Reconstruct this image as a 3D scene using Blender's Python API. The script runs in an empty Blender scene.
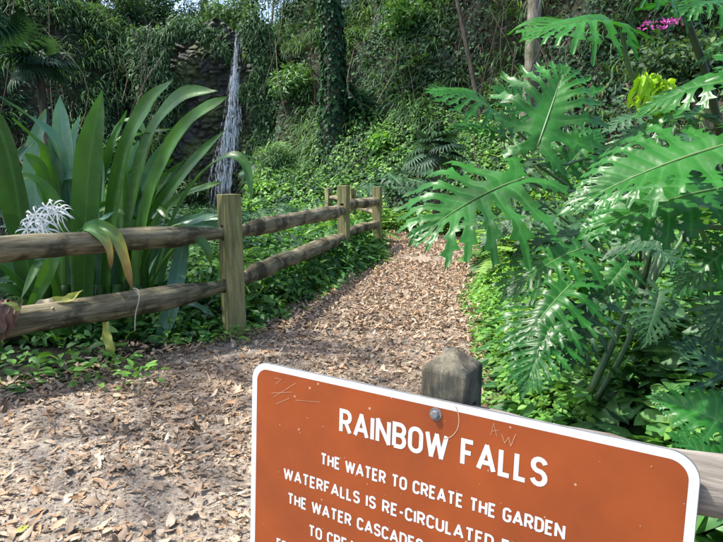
import bpy, math, random
import numpy as np
from mathutils import Vector, Matrix

S = bpy.context.scene
COL = S.collection
RNG = np.random.default_rng(7)
random.seed(7)
rad = math.radians

# ---------------------------------------------------------------- camera
CAM_H = 1.27
FPX = 590.0                       # focal length in photo pixels (723 wide)
TH = math.atan(93 / FPX)          # pitch below the horizon
cd = bpy.data.cameras.new('camera')
cd.sensor_width = 36; cd.lens = 36 * FPX / 723; cd.clip_start = 0.02; cd.clip_end = 600
cd.dof.use_dof = False
cam = bpy.data.objects.new('camera', cd); COL.objects.link(cam)
cam.location = (0, 0, CAM_H); cam.rotation_euler = (math.pi / 2 - TH, 0, 0)
S.camera = cam

# ---------------------------------------------------------------- sky, sun, exposure
SUN_EL, SUN_AZ = rad(61), rad(272)      # azimuth clockwise from +Y: high, from the left
w = bpy.data.worlds.new('World'); S.world = w; w.use_nodes = True
wn = w.node_tree.nodes; wl = w.node_tree.links
sky = wn.new('ShaderNodeTexSky'); sky.sky_type = 'NISHITA'; sky.sun_disc = False
sky.sun_elevation = SUN_EL; sky.sun_rotation = SUN_AZ; sky.air_density = 1.0; sky.dust_density = 2.5
wl.new(sky.outputs[0], wn['Background'].inputs[0]); wn['Background'].inputs[1].default_value = 0.15
sd = bpy.data.lights.new('sun', 'SUN'); sd.energy = 3.3; sd.angle = rad(0.8); sd.color = (1.0, .95, .86)
sun = bpy.data.objects.new('sun', sd); COL.objects.link(sun)
svec = Vector((math.sin(SUN_AZ) * math.cos(SUN_EL), math.cos(SUN_AZ) * math.cos(SUN_EL), math.sin(SUN_EL)))
sun.rotation_euler = svec.to_track_quat('Z', 'Y').to_euler()
sun.location = (0, -5, 30)
S.view_settings.view_transform = 'Standard'; S.view_settings.look = 'None'
S.view_settings.gamma = 1; S.view_settings.use_curve_mapping = False
S.view_settings.exposure = 1.4
S.render.engine = 'CYCLES'
S.cycles.max_bounces = 6; S.cycles.transparent_max_bounces = 12; S.cycles.transmission_bounces = 3
S.cycles.diffuse_bounces = 3; S.cycles.glossy_bounces = 2

# ---------------------------------------------------------------- helpers
def P(px, py, Y):
    """world point seen at photo pixel (px,py) at world distance y = Y"""
    dx = (px - 361.5) / FPX; dy = -(py - 271) / FPX
    r = np.array([dx, math.cos(TH) + dy * math.sin(TH), -math.sin(TH) + dy * math.cos(TH)])
    return np.array([0, 0, CAM_H]) + r * (Y / r[1])
def PZ(px, py, z):
    dx = (px - 361.5) / FPX; dy = -(py - 271) / FPX
    r = np.array([dx, math.cos(TH) + dy * math.sin(TH), -math.sin(TH) + dy * math.cos(TH)])
    return np.array([0, 0, CAM_H]) + r * ((z - CAM_H) / r[2])

_g = np.random.default_rng(99).random((64, 64))
def vnoise(x, y):
    x = np.asarray(x, float); y = np.asarray(y, float)
    xi = np.floor(x).astype(int); yi = np.floor(y).astype(int); fx = x - xi; fy = y - yi
    fx = fx * fx * (3 - 2 * fx); fy = fy * fy * (3 - 2 * fy)
    a = _g[xi % 64, yi % 64]; b = _g[(xi + 1) % 64, yi % 64]; c = _g[xi % 64, (yi + 1) % 64]; d = _g[(xi + 1) % 64, (yi + 1) % 64]
    return (a * (1 - fx) + b * fx) * (1 - fy) + (c * (1 - fx) + d * fx) * fy
def fbm(x, y, o=3):
    s = 0; a = .5; 
    for k in range(o):
        s = s + a * vnoise(np.asarray(x) * 2 ** k + 17 * k, np.asarray(y) * 2 ** k + 5 * k); a *= .5
    return s / (1 - .5 ** o)

def tag(o, label=None, cat=None, group=None, kind=None):
    if label: o['label'] = label
    if cat: o['category'] = cat
    if group: o['group'] = group
    if kind: o['kind'] = kind
    return o
def empty(name, loc=(0, 0, 0), label=None, cat=None, group=None):
    o = bpy.data.objects.new(name, None); COL.objects.link(o); o.location = Vector([float(c) for c in loc])
    o.empty_display_size = .1
    return tag(o, label, cat, group)

class MB:
    """collects geometry and links it as one mesh object"""
    def __init__(s): s.v = []; s.f = []; s.n = 0; s.r = []; s.w = []
    def add(s, v, f, r=0., w=None):
        v = np.asarray(v, float).reshape(-1, 3)
        s.v.append(v); s.f.append([(tuple(i + s.n for i in q)) for q in f]); s.n += len(v)
        s.r.append(np.full(len(v), r) if np.isscalar(r) else np.asarray(r, float)); s.w.append(np.zeros(len(v)) if w is None else np.asarray(w, float))
    def inst(s, tpl, pos, R, sc, r):
        """many transformed copies of a template; R (N,3,3) columns are the axes"""
        tv, tf, tw = tpl; pos = np.asarray(pos, float); N = len(pos)
        if N == 0: return
        sc = np.asarray(sc, float)
        if sc.ndim == 1: sc = np.repeat(sc[:, None], 3, 1)
        V = np.einsum('nij,nkj->nki', R, tv[None] * sc[:, None, :]) + pos[:, None, :]
        m = len(tv)
        s.v.append(V.reshape(-1, 3))
        s.f.append(('blk', tf, m, N, s.n)); s.n += N * m
        s.r.append(np.repeat(np.asarray(r, float), m)); s.w.append(np.tile(tw, N))
    def build(s, name, mat, parent=None, smooth=True, rel=True):
        V = np.concatenate(s.v) if s.v else np.zeros((0, 3))
        li = []; ls = []
        for b in s.f:
            if isinstance(b, tuple) and b and b[0] == 'blk':
                _, tf, m, N, off = b
                sizes = np.array([len(q) for q in tf]); flat = np.array([i for q in tf for i in q])
                li.append((flat[None] + (np.arange(N) * m)[:, None] + off).ravel()); ls.append(np.tile(sizes, N))
            elif b:
                ls.append(np.array([len(q) for q in b])); li.append(np.array([i for q in b for i in q]))
        li = np.concatenate(li) if li else np.zeros(0, int); ls = np.concatenate(ls) if ls else np.zeros(0, int)
        me = bpy.data.meshes.new(name)
        if parent is not None and rel:
            V = V - np.array(parent.matrix_world.translation if parent.parent else parent.location)
        me.vertices.add(len(V)); me.vertices.foreach_set('co', V.astype(np.float32).ravel())
        me.loops.add(len(li)); me.loops.foreach_set('vertex_index', li.astype(np.int32))
        me.polygons.add(len(ls)); st = np.concatenate([[0], np.cumsum(ls)[:-1]]) if len(ls) else ls
        me.polygons.foreach_set('loop_start', st.astype(np.int32)); me.polygons.foreach_set('loop_total', ls.astype(np.int32))
        a = me.attributes.new('rnd', 'FLOAT', 'POINT'); a.data.foreach_set('value', np.concatenate(s.r).astype(np.float32))
        a = me.attributes.new('vein', 'FLOAT', 'POINT'); a.data.foreach_set('value', np.concatenate(s.w).astype(np.float32))
        me.polygons.foreach_set('use_smooth', np.full(len(ls), smooth))
        me.update(calc_edges=True); me.validate()
        me.materials.append(mat)
        o = bpy.data.objects.new(name, me); COL.objects.link(o)
        if parent is not None: o.parent = parent
        return o

def nrm(a): a = np.asarray(a, float); return a / (np.linalg.norm(a, axis=-1, keepdims=True) + 1e-9)
def frames(d, n):
    """leaf axis d -> +Y, approximate normal n -> +Z"""
    d = nrm(d); x = nrm(np.cross(d, n)); z = np.cross(x, d)
    return np.stack([x, d, z], axis=-1)
def bezier(pts, n):
    """Catmull-Rom through pts, n samples"""
    p = np.asarray(pts, float); 
    if len(p) == 2: return p[0] + (p[1] - p[0]) * np.linspace(0, 1, n)[:, None]
    q = np.vstack([2 * p[0] - p[1], p, 2 * p[-1] - p[-2]]); out = []
    T = np.linspace(0, len(p) - 1 - 1e-6, n)
    for t in T:
        i = int(t); u = t - i; a, b, c, d = q[i], q[i + 1], q[i + 2], q[i + 3]
        out.append(.5 * ((2 * b) + (c - a) * u + (2 * a - 5 * b + 4 * c - d) * u * u + (3 * b - a - 3 * c + d) * u ** 3))
    return np.array(out)
def tube(mb, pts, rr, n=10, r=0., rough=0., seed=0, cap=True):
    pts = np.asarray(pts, float); m = len(pts)
    rr = np.broadcast_to(np.asarray(rr, float), (m,)) if np.ndim(rr) < 2 else rr
    t = nrm(np.gradient(pts, axis=0)); ref = np.array([0, 0, 1.]) if abs(t[0][2]) < .8 else np.array([1., 0, 0])
    V = []; g = np.random.default_rng(seed)
    ph = g.random(4) * 6.28
    for i in range(m):
        x = nrm(np.cross(t[i], ref)); y = np.cross(x, t[i]); ref = y if abs(t[i] @ y) < .9 else ref
        a = np.arange(n) / n * 2 * math.pi
        k = 1 + rough * (np.sin(a * 3 + ph[0] + i * .35) * .5 + np.sin(a * 5 + ph[1] - i * .5) * .3 + (g.random(n) - .5) * .8)
        V.append(pts[i] + (np.cos(a) * k)[:, None] * x * rr[i] + (np.sin(a) * k)[:, None] * y * rr[i])
    V = np.concatenate(V); F = [(i * n + j, i * n + (j + 1) % n, (i + 1) * n + (j + 1) % n, (i + 1) * n + j) for i in range(m - 1) for j in range(n)]
    if cap: F += [tuple(range(n))[::-1], tuple((m - 1) * n + j for j in range(n))]
    mb.add(V, F, r)
def box(mb, c, s, R=None, r=0.):
    v = np.array([[x, y, z] for x in (-.5, .5) for y in (-.5, .5) for z in (-.5, .5)]) * np.array(s)
    if R is not None: v = v @ np.array(R).T
    mb.add(v + np.array(c), [(0, 1, 3, 2), (4, 6, 7, 5), (0, 4, 5, 1), (2, 3, 7, 6), (0, 2, 6, 4), (1, 5, 7, 3)], r)

# ---------------------------------------------------------------- materials
def mat(name):
    m = bpy.data.materials.new(name); m.use_nodes = True; nt = m.node_tree; nt.nodes.clear()
    o = nt.nodes.new('ShaderNodeOutputMaterial'); return m, nt, o
def N(nt, t, **k):
    n = nt.nodes.new(t)
    for a, b in k.items():
        if a in n.inputs: n.inputs[a].default_value = b
        else: setattr(n, a, b)
    return n
def ramp(nt, stops, fac=None, interp='LINEAR'):
    n = nt.nodes.new('ShaderNodeValToRGB'); e = n.color_ramp.elements; n.color_ramp.interpolation = interp
    while len(e) < len(stops): e.new(.5)
    for q, (p, c) in zip(e, stops): q.position = p; q.color = (*c, 1)
    if fac is not None: nt.links.new(fac, n.inputs[0])
    return n
def leafmat(name, cols, rough=.45, trans=.25, vein=None, spec=.5, nscale=6, tint=(1.6, 1.5, .6), coat=0, namp=.35, streak=False, bump=0., bsc=14, spots=0.):
    m, nt, o = mat(name); L = nt.links.new
    a = N(nt, 'ShaderNodeAttribute', attribute_name='rnd')
    rp = ramp(nt, [(i / (len(cols) - 1), c) for i, c in enumerate(cols)], a.outputs['Fac'])
    no = N(nt, 'ShaderNodeTexNoise', Scale=nscale, Detail=3); tc = N(nt, 'ShaderNodeTexCoord'); L(tc.outputs['Object'], no.inputs['Vector'])
    mr = N(nt, 'ShaderNodeMapRange'); L(no.outputs[0], mr.inputs[0]); mr.inputs[1].default_value = .3; mr.inputs[2].default_value = .7
    mr.inputs[3].default_value = 1 - namp; mr.inputs[4].default_value = 1 + namp
    mu = N(nt, 'ShaderNodeVectorMath', operation='SCALE'); L(rp.outputs[0], mu.inputs[0]); L(mr.outputs[0], mu.inputs['Scale'])
    c = mu.outputs[0]
    if streak:
        as_ = N(nt, 'ShaderNodeAttribute', attribute_name='vein'); sn = N(nt, 'ShaderNodeMath', operation='MULTIPLY'); L(as_.outputs['Fac'], sn.inputs[0]); sn.inputs[1].default_value = 95
        si = N(nt, 'ShaderNodeMath', operation='SINE'); L(sn.outputs[0], si.inputs[0]); ma = N(nt, 'ShaderNodeMath', operation='MULTIPLY_ADD'); L(si.outputs[0], ma.inputs[0]); ma.inputs[1].default_value = .2; ma.inputs[2].default_value = 1
        m2 = N(nt, 'ShaderNodeVectorMath', operation='SCALE'); L(c, m2.inputs[0]); L(ma.outputs[0], m2.inputs['Scale']); c = m2.outputs[0]
    if vein:
        av = N(nt, 'ShaderNodeAttribute', attribute_name='vein'); pw = N(nt, 'ShaderNodeMath', operation='POWER'); L(av.outputs['Fac'], pw.inputs[0]); pw.inputs[1].default_value = 14 if streak else 6
        mx = N(nt, 'ShaderNodeMix', data_type='RGBA'); L(pw.outputs[0], mx.inputs[0]); L(c, mx.inputs[6]); mx.inputs[7].default_value = (*vein, 1); c = mx.outputs[2]
    if spots:
        ns = N(nt, 'ShaderNodeTexNoise', Scale=34, Detail=4, Roughness=.7); L(tc.outputs['Object'], ns.inputs['Vector']); rs = N(nt, 'ShaderNodeMapRange'); L(ns.outputs[0], rs.inputs[0]); rs.inputs[1].default_value = .64; rs.inputs[2].default_value = .7; rs.inputs[4].default_value = spots
        ms_ = N(nt, 'ShaderNodeMix', data_type='RGBA'); L(rs.outputs[0], ms_.inputs[0]); L(c, ms_.inputs[6]); ms_.inputs[7].default_value = (.2, .17, .05, 1); c = ms_.outputs[2]
    p = N(nt, 'ShaderNodeBsdfPrincipled', Roughness=rough); p.inputs['Specular IOR Level'].default_value = spec
    p.inputs['Coat Weight'].default_value = coat; p.inputs['Coat Roughness'].default_value = .15
    L(c, p.inputs['Base Color'])
    if bump:
        bn = N(nt, 'ShaderNodeTexNoise', Scale=bsc, Detail=2); L(tc.outputs['Object'], bn.inputs['Vector']); bp = N(nt, 'ShaderNodeBump', Strength=bump, Distance=.03); L(bn.outputs[0], bp.inputs['Height']); L(bp.outputs[0], p.inputs['Normal'])
    t = N(nt, 'ShaderNodeBsdfTranslucent'); tm = N(nt, 'ShaderNodeVectorMath', operation='MULTIPLY'); L(c, tm.inputs[0]); tm.inputs[1].default_value = tint; L(tm.outputs[0], t.inputs[0])
    mi = N(nt, 'ShaderNodeMixShader'); mi.inputs[0].default_value = trans; L(p.outputs[0], mi.inputs[1]); L(t.outputs[0], mi.inputs[2]); L(mi.outputs[0], o.inputs[0])
    return m
def surfmat(name, stops, scale=3, rough=.9, bump=.4, bscale=20, stretch=(1, 1, 1), spec=.3, detail=8, stops2=None, scale2=1, lo2=.45, hi2=.6, coord='Object', dist=.02):
    m, nt, o = mat(name); L = nt.links.new
    tc = N(nt, 'ShaderNodeTexCoord'); mp = N(nt, 'ShaderNodeMapping'); mp.inputs['Scale'].default_value = stretch; L(tc.outputs[coord], mp.inputs[0])
    n1 = N(nt, 'ShaderNodeTexNoise', Scale=scale, Detail=detail, Roughness=.65); L(mp.outputs[0], n1.inputs['Vector'])
    c = ramp(nt, stops, n1.outputs[0]).outputs[0]
    if stops2:
        n2 = N(nt, 'ShaderNodeTexNoise', Scale=scale2, Detail=5, Roughness=.6); L(tc.outputs[coord], n2.inputs['Vector'])
        c2 = ramp(nt, stops2, n1.outputs[0]).outputs[0]
        mr = N(nt, 'ShaderNodeMapRange'); L(n2.outputs[0], mr.inputs[0]); mr.inputs[1].default_value = lo2; mr.inputs[2].default_value = hi2
        mx = N(nt, 'ShaderNodeMix', data_type='RGBA'); L(mr.outputs[0], mx.inputs[0]); L(c, mx.inputs[6]); L(c2, mx.inputs[7]); c = mx.outputs[2]
    n3 = N(nt, 'ShaderNodeTexNoise', Scale=bscale, Detail=6, Roughness=.7); L(mp.outputs[0], n3.inputs['Vector'])
    b = N(nt, 'ShaderNodeBump', Strength=bump, Distance=dist); L(n3.outputs[0], b.inputs['Height'])
    p = N(nt, 'ShaderNodeBsdfPrincipled', Roughness=rough); p.inputs['Specular IOR Level'].default_value = spec
    L(c, p.inputs['Base Color']); L(b.outputs[0], p.inputs['Normal']); L(p.outputs[0], o.inputs[0])
    return m

M = {}
M['soil'] = surfmat('soil', [(.3, (.025, .02, .014)), (.5, (.06, .047, .034)), (.7, (.13, .105, .08))], 9, bump=1, bscale=30, dist=.04)
M['path'] = surfmat('path_debris', [(.3, (.12, .095, .07)), (.45, (.24, .19, .145)), (.58, (.34, .28, .22)), (.72, (.46, .39, .32))], 42, bump=1, bscale=60, dist=.012,
                    stops2=[(.3, (.15, .13, .105)), (.5, (.27, .24, .20)), (.7, (.41, .375, .32))], scale2=1.3, lo2=.46, hi2=.6)
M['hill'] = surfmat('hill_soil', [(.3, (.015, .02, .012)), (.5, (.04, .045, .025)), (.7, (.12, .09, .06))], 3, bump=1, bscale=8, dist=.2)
M['post'] = surfmat('post_wood', [(.25, (.075, .068, .03)), (.5, (.23, .21, .095)), (.75, (.38, .35, .18))], 5, bump=1, bscale=14, stretch=(6, 6, .6), dist=.006,
                    stops2=[(.3, (.10, .11, .04)), (.7, (.2, .21, .08))], scale2=3, lo2=.45, hi2=.7)
M['rail'] = surfmat('rail_wood', [(.28, (.055, .045, .027)), (.43, (.17, .145, .088)), (.56, (.31, .27, .17)), (.72, (.47, .425, .29))], 4, bump=1, bscale=16, stretch=(.7, 7, 7), dist=.022,
                    stops2=[(.3, (.035, .028, .02)), (.7, (.11, .10, .055))], scale2=3.2, lo2=.5, hi2=.6)
M['graypost'] = surfmat('weathered_post', [(.25, (.03, .028, .022)), (.45, (.10, .09, .065)), (.6, (.2, .18, .13)), (.78, (.32, .3, .23))], 7, bump=1, bscale=26, stretch=(5, 5, .7), dist=.004,
                    stops2=[(.35, (.02, .022, .018)), (.7, (.10, .10, .08))], scale2=14, lo2=.45, hi2=.6)
M['grayrail'] = surfmat('weathered_rail', [(.3, (.08, .07, .058)), (.5, (.19, .17, .145)), (.7, (.33, .30, .26))], 6, bump=.7, bscale=22, stretch=(.5, 8, 8), dist=.004,
                    stops2=[(.3, (.06, .045, .035)), (.7, (.16, .12, .09))], scale2=5, lo2=.55, hi2=.7)
M['bark'] = surfmat('bark', [(.3, (.03, .025, .018)), (.5, (.09, .075, .055)), (.7, (.2, .175, .14))], 4, bump=1, bscale=10, stretch=(3, 3, .6), dist=.04)
M['palebark'] = surfmat('pale_bark', [(.3, (.08, .07, .055)), (.5, (.2, .18, .15)), (.7, (.38, .35, .3))], 5, bump=1, bscale=12, stretch=(3, 3, .7), dist=.03,
                        stops2=[(.3, (.05, .06, .03)), (.7, (.14, .15, .08))], scale2=2, lo2=.45, hi2=.6)
M['rock'] = surfmat('wet_rock', [(.3, (.010, .011, .009)), (.5, (.028, .028, .024)), (.72, (.07, .066, .055))], 5, rough=.5, bump=1, bscale=14, dist=.05, spec=.5,
                    stops2=[(.3, (.018, .03, .006)), (.7, (.08, .105, .022))], scale2=.9, lo2=.44, hi2=.56)
M['stone'] = surfmat('stone', [(.3, (.2, .18, .15)), (.6, (.4, .36, .3)), (.8, (.5, .46, .4))], 8, bump=1, bscale=20, dist=.02)
# leaves
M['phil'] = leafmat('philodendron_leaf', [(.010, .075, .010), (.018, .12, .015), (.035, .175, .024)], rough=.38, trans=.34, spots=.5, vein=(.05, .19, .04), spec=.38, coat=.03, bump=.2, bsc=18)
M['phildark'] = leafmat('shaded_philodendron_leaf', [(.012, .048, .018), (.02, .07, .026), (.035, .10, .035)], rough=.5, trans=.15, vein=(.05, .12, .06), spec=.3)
M['crinum'] = leafmat('crinum_leaf', [(.022, .08, .012), (.04, .125, .016), (.075, .19, .03)], rough=.4, streak=True, spots=.55, bump=.2, bsc=12, trans=.3, vein=(.06, .17, .04), spec=.5, nscale=3, namp=.2, tint=(1.7, 1.9, .5))
M['crinumpale'] = leafmat('sky_sheen_crinum_leaf', [(.07, .18, .11), (.11, .25, .16)], rough=.36, trans=.25, streak=True, spots=.55, bump=.2, bsc=12, vein=(.15, .3, .2), spec=.6, nscale=3, namp=.2)  # paler bluish copy of the lily leaf; reflected sky is painted into its colour
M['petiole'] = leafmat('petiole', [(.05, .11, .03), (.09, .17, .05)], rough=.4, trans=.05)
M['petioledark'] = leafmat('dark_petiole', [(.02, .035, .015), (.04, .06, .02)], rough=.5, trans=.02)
M['lime'] = leafmat('lime_leaf', [(.34, .58, .03), (.45, .68, .07)], rough=.4, trans=.5, tint=(1.2, 1.2, .4))
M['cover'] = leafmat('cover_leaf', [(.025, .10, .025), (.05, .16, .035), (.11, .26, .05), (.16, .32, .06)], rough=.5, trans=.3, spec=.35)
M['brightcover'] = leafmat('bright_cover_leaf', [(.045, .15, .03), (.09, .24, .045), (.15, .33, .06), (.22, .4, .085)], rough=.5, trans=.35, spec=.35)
M['arrow'] = leafmat('arrow_leaf', [(.02, .075, .025), (.045, .14, .035), (.09, .23, .05), (.15, .3, .06)], rough=.45, trans=.3, vein=(.12, .26, .1), spec=.4)
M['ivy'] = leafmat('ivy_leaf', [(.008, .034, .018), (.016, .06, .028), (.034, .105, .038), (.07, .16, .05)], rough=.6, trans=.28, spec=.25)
M['grass'] = leafmat('grass_blade', [(.03, .075, .035), (.055, .13, .05), (.10, .21, .075), (.18, .29, .12)], rough=.55, trans=.3, spec=.3)
M['fern'] = leafmat('fern_leaf', [(.03, .10, .03), (.07, .18, .04), (.12, .27, .05)], rough=.5, trans=.35)
M['yfern'] = leafmat('young_fern_leaf', [(.14, .3, .05), (.24, .4, .08)], rough=.5, trans=.35)
M['palm'] = leafmat('palm_leaf', [(.02, .06, .035), (.04, .10, .055), (.07, .14, .08)], rough=.55, trans=.2, spec=.3)
M['canopy'] = leafmat('tree_leaf', [(.010, .032, .017), (.022, .06, .026), (.042, .095, .034), (.09, .16, .05)], rough=.6, trans=.3, spec=.25)
M['dead'] = leafmat('dead_foliage', [(.05, .035, .022), (.11, .08, .05), (.2, .155, .105)], rough=.8, trans=.1, tint=(1, 1, 1))
M['litter'] = leafmat('dry_leaf', [(.10, .065, .04), (.20, .14, .09), (.33, .235, .155), (.42, .32, .22), (.32, .17, .075), (.26, .2, .14), (.52, .43, .32)], rough=.6, trans=.12, tint=(1, 1, 1), nscale=30, namp=.25)
M['tan'] = leafmat('tan_sheath', [(.5, .4, .26), (.6, .5, .36)], rough=.7, trans=.2, tint=(1, 1, 1), nscale=20)
M['deadpink'] = leafmat('withered_leaf', [(.16, .09, .065), (.26, .16, .12)], rough=.8, trans=.1, tint=(1, 1, 1), nscale=20)
M['yellowleaf'] = leafmat('yellowing_leaf', [(.30, .34, .06), (.42, .42, .1)], rough=.5, trans=.3, tint=(1.1, 1.1, .6), nscale=14)
M['tipleaf'] = leafmat('browning_leaf', [(.06, .17, .07), (.07, .19, .08), (.08, .2, .07), (.16, .26, .06), (.4, .3, .08), (.2, .09, .04)], rough=.45, trans=.25, tint=(1.2, 1.2, .6))
M['white'] = leafmat('white_petal', [(.8, .8, .8), (.85, .85, .83)], rough=.5, trans=.3, tint=(1, 1, 1), namp=.03)
M['pink'] = leafmat('pink_petal', [(.5, .06, .32), (.62, .12, .45)], rough=.5, trans=.3, tint=(1, 1, 1))
M['string'] = surfmat('string', [(.3, (.4, .36, .28)), (.7, (.55, .5, .42))], 40, bump=.2)

def m_water():
    m, nt, o = mat('falling_water'); L = nt.links.new
    p = N(nt, 'ShaderNodeBsdfPrincipled', Roughness=.25); p.inputs['Base Color'].default_value = (.8, .86, .93, 1)
    t = N(nt, 'ShaderNodeBsdfTransparent'); tl = N(nt, 'ShaderNodeBsdfTranslucent'); tl.inputs[0].default_value = (.82, .88, .95, 1)
    a = N(nt, 'ShaderNodeAttribute', attribute_name='rnd')
    tc = N(nt, 'ShaderNodeTexCoord'); mp = N(nt, 'ShaderNodeMapping'); mp.inputs['Scale'].default_value = (14, 6, 2.2); L(tc.outputs['Object'], mp.inputs[0])
    n = N(nt, 'ShaderNodeTexNoise', Scale=1.6, Detail=5, Roughness=.7); L(mp.outputs[0], n.inputs['Vector'])
    mr = N(nt, 'ShaderNodeMapRange'); L(n.outputs[0], mr.inputs[0]); mr.inputs[1].default_value = .46; mr.inputs[2].default_value = .6
    mu = N(nt, 'ShaderNodeMath', operation='MULTIPLY'); L(a.outputs['Fac'], mu.inputs[0]); L(mr.outputs[0], mu.inputs[1])
    m1 = N(nt, 'ShaderNodeMixShader'); m1.inputs[0].default_value = .4; L(p.outputs[0], m1.inputs[1]); L(tl.outputs[0], m1.inputs[2])
    m2 = N(nt, 'ShaderNodeMixShader'); L(mu.outputs[0], m2.inputs[0]); L(t.outputs[0], m2.inputs[1]); L(m1.outputs[0], m2.inputs[2]); L(m2.outputs[0], o.inputs[0])
    return m
M['water'] = m_water()
def m_sign(name, col, rough, scr, scrcol, dull=.2):
    m, nt, o = mat(name); L = nt.links.new
    tc = N(nt, 'ShaderNodeTexCoord')
    n1 = N(nt, 'ShaderNodeTexNoise', Scale=5, Detail=6, Roughness=.6); L(tc.outputs['Object'], n1.inputs['Vector'])
    mr = N(nt, 'ShaderNodeMapRange'); L(n1.outputs[0], mr.inputs[0]); mr.inputs[1].default_value = .3; mr.inputs[2].default_value = .7; mr.inputs[3].default_value = 1 - dull; mr.inputs[4].default_value = 1 + dull
    sc = N(nt, 'ShaderNodeVectorMath', operation='SCALE'); sc.inputs[0].default_value = col; L(mr.outputs[0], sc.inputs['Scale'])
    v = N(nt, 'ShaderNodeTexVoronoi', Scale=34); L(tc.outputs['Object'], v.inputs['Vector'])
    n2 = N(nt, 'ShaderNodeTexNoise', Scale=9, Detail=3); L(tc.outputs['Object'], n2.inputs['Vector'])
    cth = N(nt, 'ShaderNodeMath', operation='MULTIPLY_ADD'); L(n2.outputs[0], cth.inputs[0]); cth.inputs[1].default_value = .35; cth.inputs[2].default_value = -.13 + scr
    lt = N(nt, 'ShaderNodeMath', operation='LESS_THAN'); L(v.outputs['Distance'], lt.inputs[0]); L(cth.outputs[0], lt.inputs[1])
    mx = N(nt, 'ShaderNodeMix', data_type='RGBA'); 
    hf = N(nt, 'ShaderNodeMath', operation='MULTIPLY'); L(lt.outputs[0], hf.inputs[0]); hf.inputs[1].default_value = .6
    L(hf.outputs[0], mx.inputs[0]); L(sc.outputs[0], mx.inputs[6]); mx.inputs[7].default_value = (*scrcol, 1)
    p = N(nt, 'ShaderNodeBsdfPrincipled', Roughness=rough); L(mx.outputs[2], p.inputs['Base Color']); L(p.outputs[0], o.inputs[0])
    n3 = N(nt, 'ShaderNodeTexNoise', Scale=60, Detail=3); L(tc.outputs['Object'], n3.inputs['Vector'])
    mr2 = N(nt, 'ShaderNodeMapRange'); L(n3.outputs[0], mr2.inputs[0]); mr2.inputs[3].default_value = rough - .1; mr2.inputs[4].default_value = rough + .15; L(mr2.outputs[0], p.inputs['Roughness'])
    return m
M['signbrown'] = m_sign('sign_brown', (.235, .045, .005), .42, 0, (.5, .36, .28))
M['signwhite'] = m_sign('sign_white', (.52, .56, .57), .45, -.04, (.5, .5, .48), .04)
M['signmetal'] = surfmat('metal', [(.3, (.10, .10, .11)), (.7, (.24, .24, .24))], 20, rough=.6, bump=.3)
M['scratch'] = surfmat('scratch', [(.3, (.34, .18, .10)), (.7, (.48, .34, .22))], 20, rough=.6, bump=0)

# ---------------------------------------------------------------- terrain
def lerpx(x, xs, ys): return np.interp(x, xs, ys)
def yb(x): return lerpx(x, [-40, -20, -14, -9.5, -8.3, -4.0, -3.2, 0, 3, 5, 8, 12, 40], [8, 11, 14, 18, 21.9, 22.2, 17.5, 15.6, 13.6, 11.0, 8.5, 7, 4])
def edge_r(y): return lerpx(y, [-5, 2, 3.3, 4.8, 6.1, 8, 10.5, 14, 16], [.75, .7, .74, 1.0, 1.1, 1.6, 2.1, 2.15, 2.0])
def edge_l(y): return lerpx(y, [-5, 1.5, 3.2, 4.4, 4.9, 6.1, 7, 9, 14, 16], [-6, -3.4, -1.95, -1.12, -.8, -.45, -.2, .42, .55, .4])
def height(x, y):
    x = np.asarray(x, float); y = np.asarray(y, float)
    p = y - yb(x)
    cove = np.clip(1 - np.abs(x + 6.1) / 2.6, 0, 1); cove = np.clip(cove * 2, 0, 1)
    z1 = lerpx(p, [-50, 0, 3, 5, 8, 9.5, 15, 30, 100], [0, 0, 1.4, 3.1, 7.0, 8.4, 9.3, 11, 13])
    z2 = lerpx(p, [-50, 1.9, 2.0, 3.2, 9, 30, 100], [-.2, -.2, .2, 7.2, 8.2, 10.5, 13])
    z = z1 * (1 - cove) + z2 * cove
    er = edge_r(y); b = np.clip(x - er, 0, 9)
    fade = np.clip(1 - p / 3, 0, 1)
    z = z + np.clip(.36 * b, 0, 2.2) * fade * np.clip((y + 3) / 4, 0, 1)
    z = z + (fbm(x * .5, y * .5) - .5) * np.clip((p + 2) / 4, 0, 1) * (1.1 + 1.3 * np.clip(1 - cove * 2, 0, 1) * np.clip((p - 2) / 3, 0, 1))
    off = np.clip(np.maximum(edge_l(y) - x, x - er), 0, 1)
    z = z + (fbm(x * 1.7 + 9, y * 1.7) - .5) * .25 * off
    return z + .02 * (fbm(x * 3, y * 3) - .5)
def normal(x, y, e=.08):
    dx = (height(x + e, y) - height(x - e, y)) / (2 * e); dy = (height(x, y + e) - height(x, y - e)) / (2 * e)
    return nrm(np.stack([-dx, -dy, np.ones_like(dx)], -1))
def grid(name, xs, ys, m, zoff=0., mask=None):
    X, Y = np.meshgrid(xs, ys); Z = height(X, Y) + zoff
    V = np.stack([X, Y, Z], -1).reshape(-1, 3); nx = len(xs); mb = MB()
    F = [(j * nx + i, j * nx + i + 1, (j + 1) * nx + i + 1, (j + 1) * nx + i) for j in range(len(ys) - 1) for i in range(nx - 1)
         if mask is None or mask(.5 * (xs[i] + xs[i + 1]), .5 * (ys[j] + ys[j + 1]))]
    mb.add(V, F); return mb.build(name, m)
xs = np.concatenate([np.linspace(-150, -22, 14)[:-1], np.linspace(-22, 22, 177), np.linspace(22, 150, 14)[1:]])
ys = np.concatenate([np.linspace(-80, -6, 8)[:-1], np.linspace(-6, 42, 241), np.linspace(42, 250, 14)[1:]])
tag(grid('ground', xs, ys, M['hill']), kind='structure')
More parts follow.
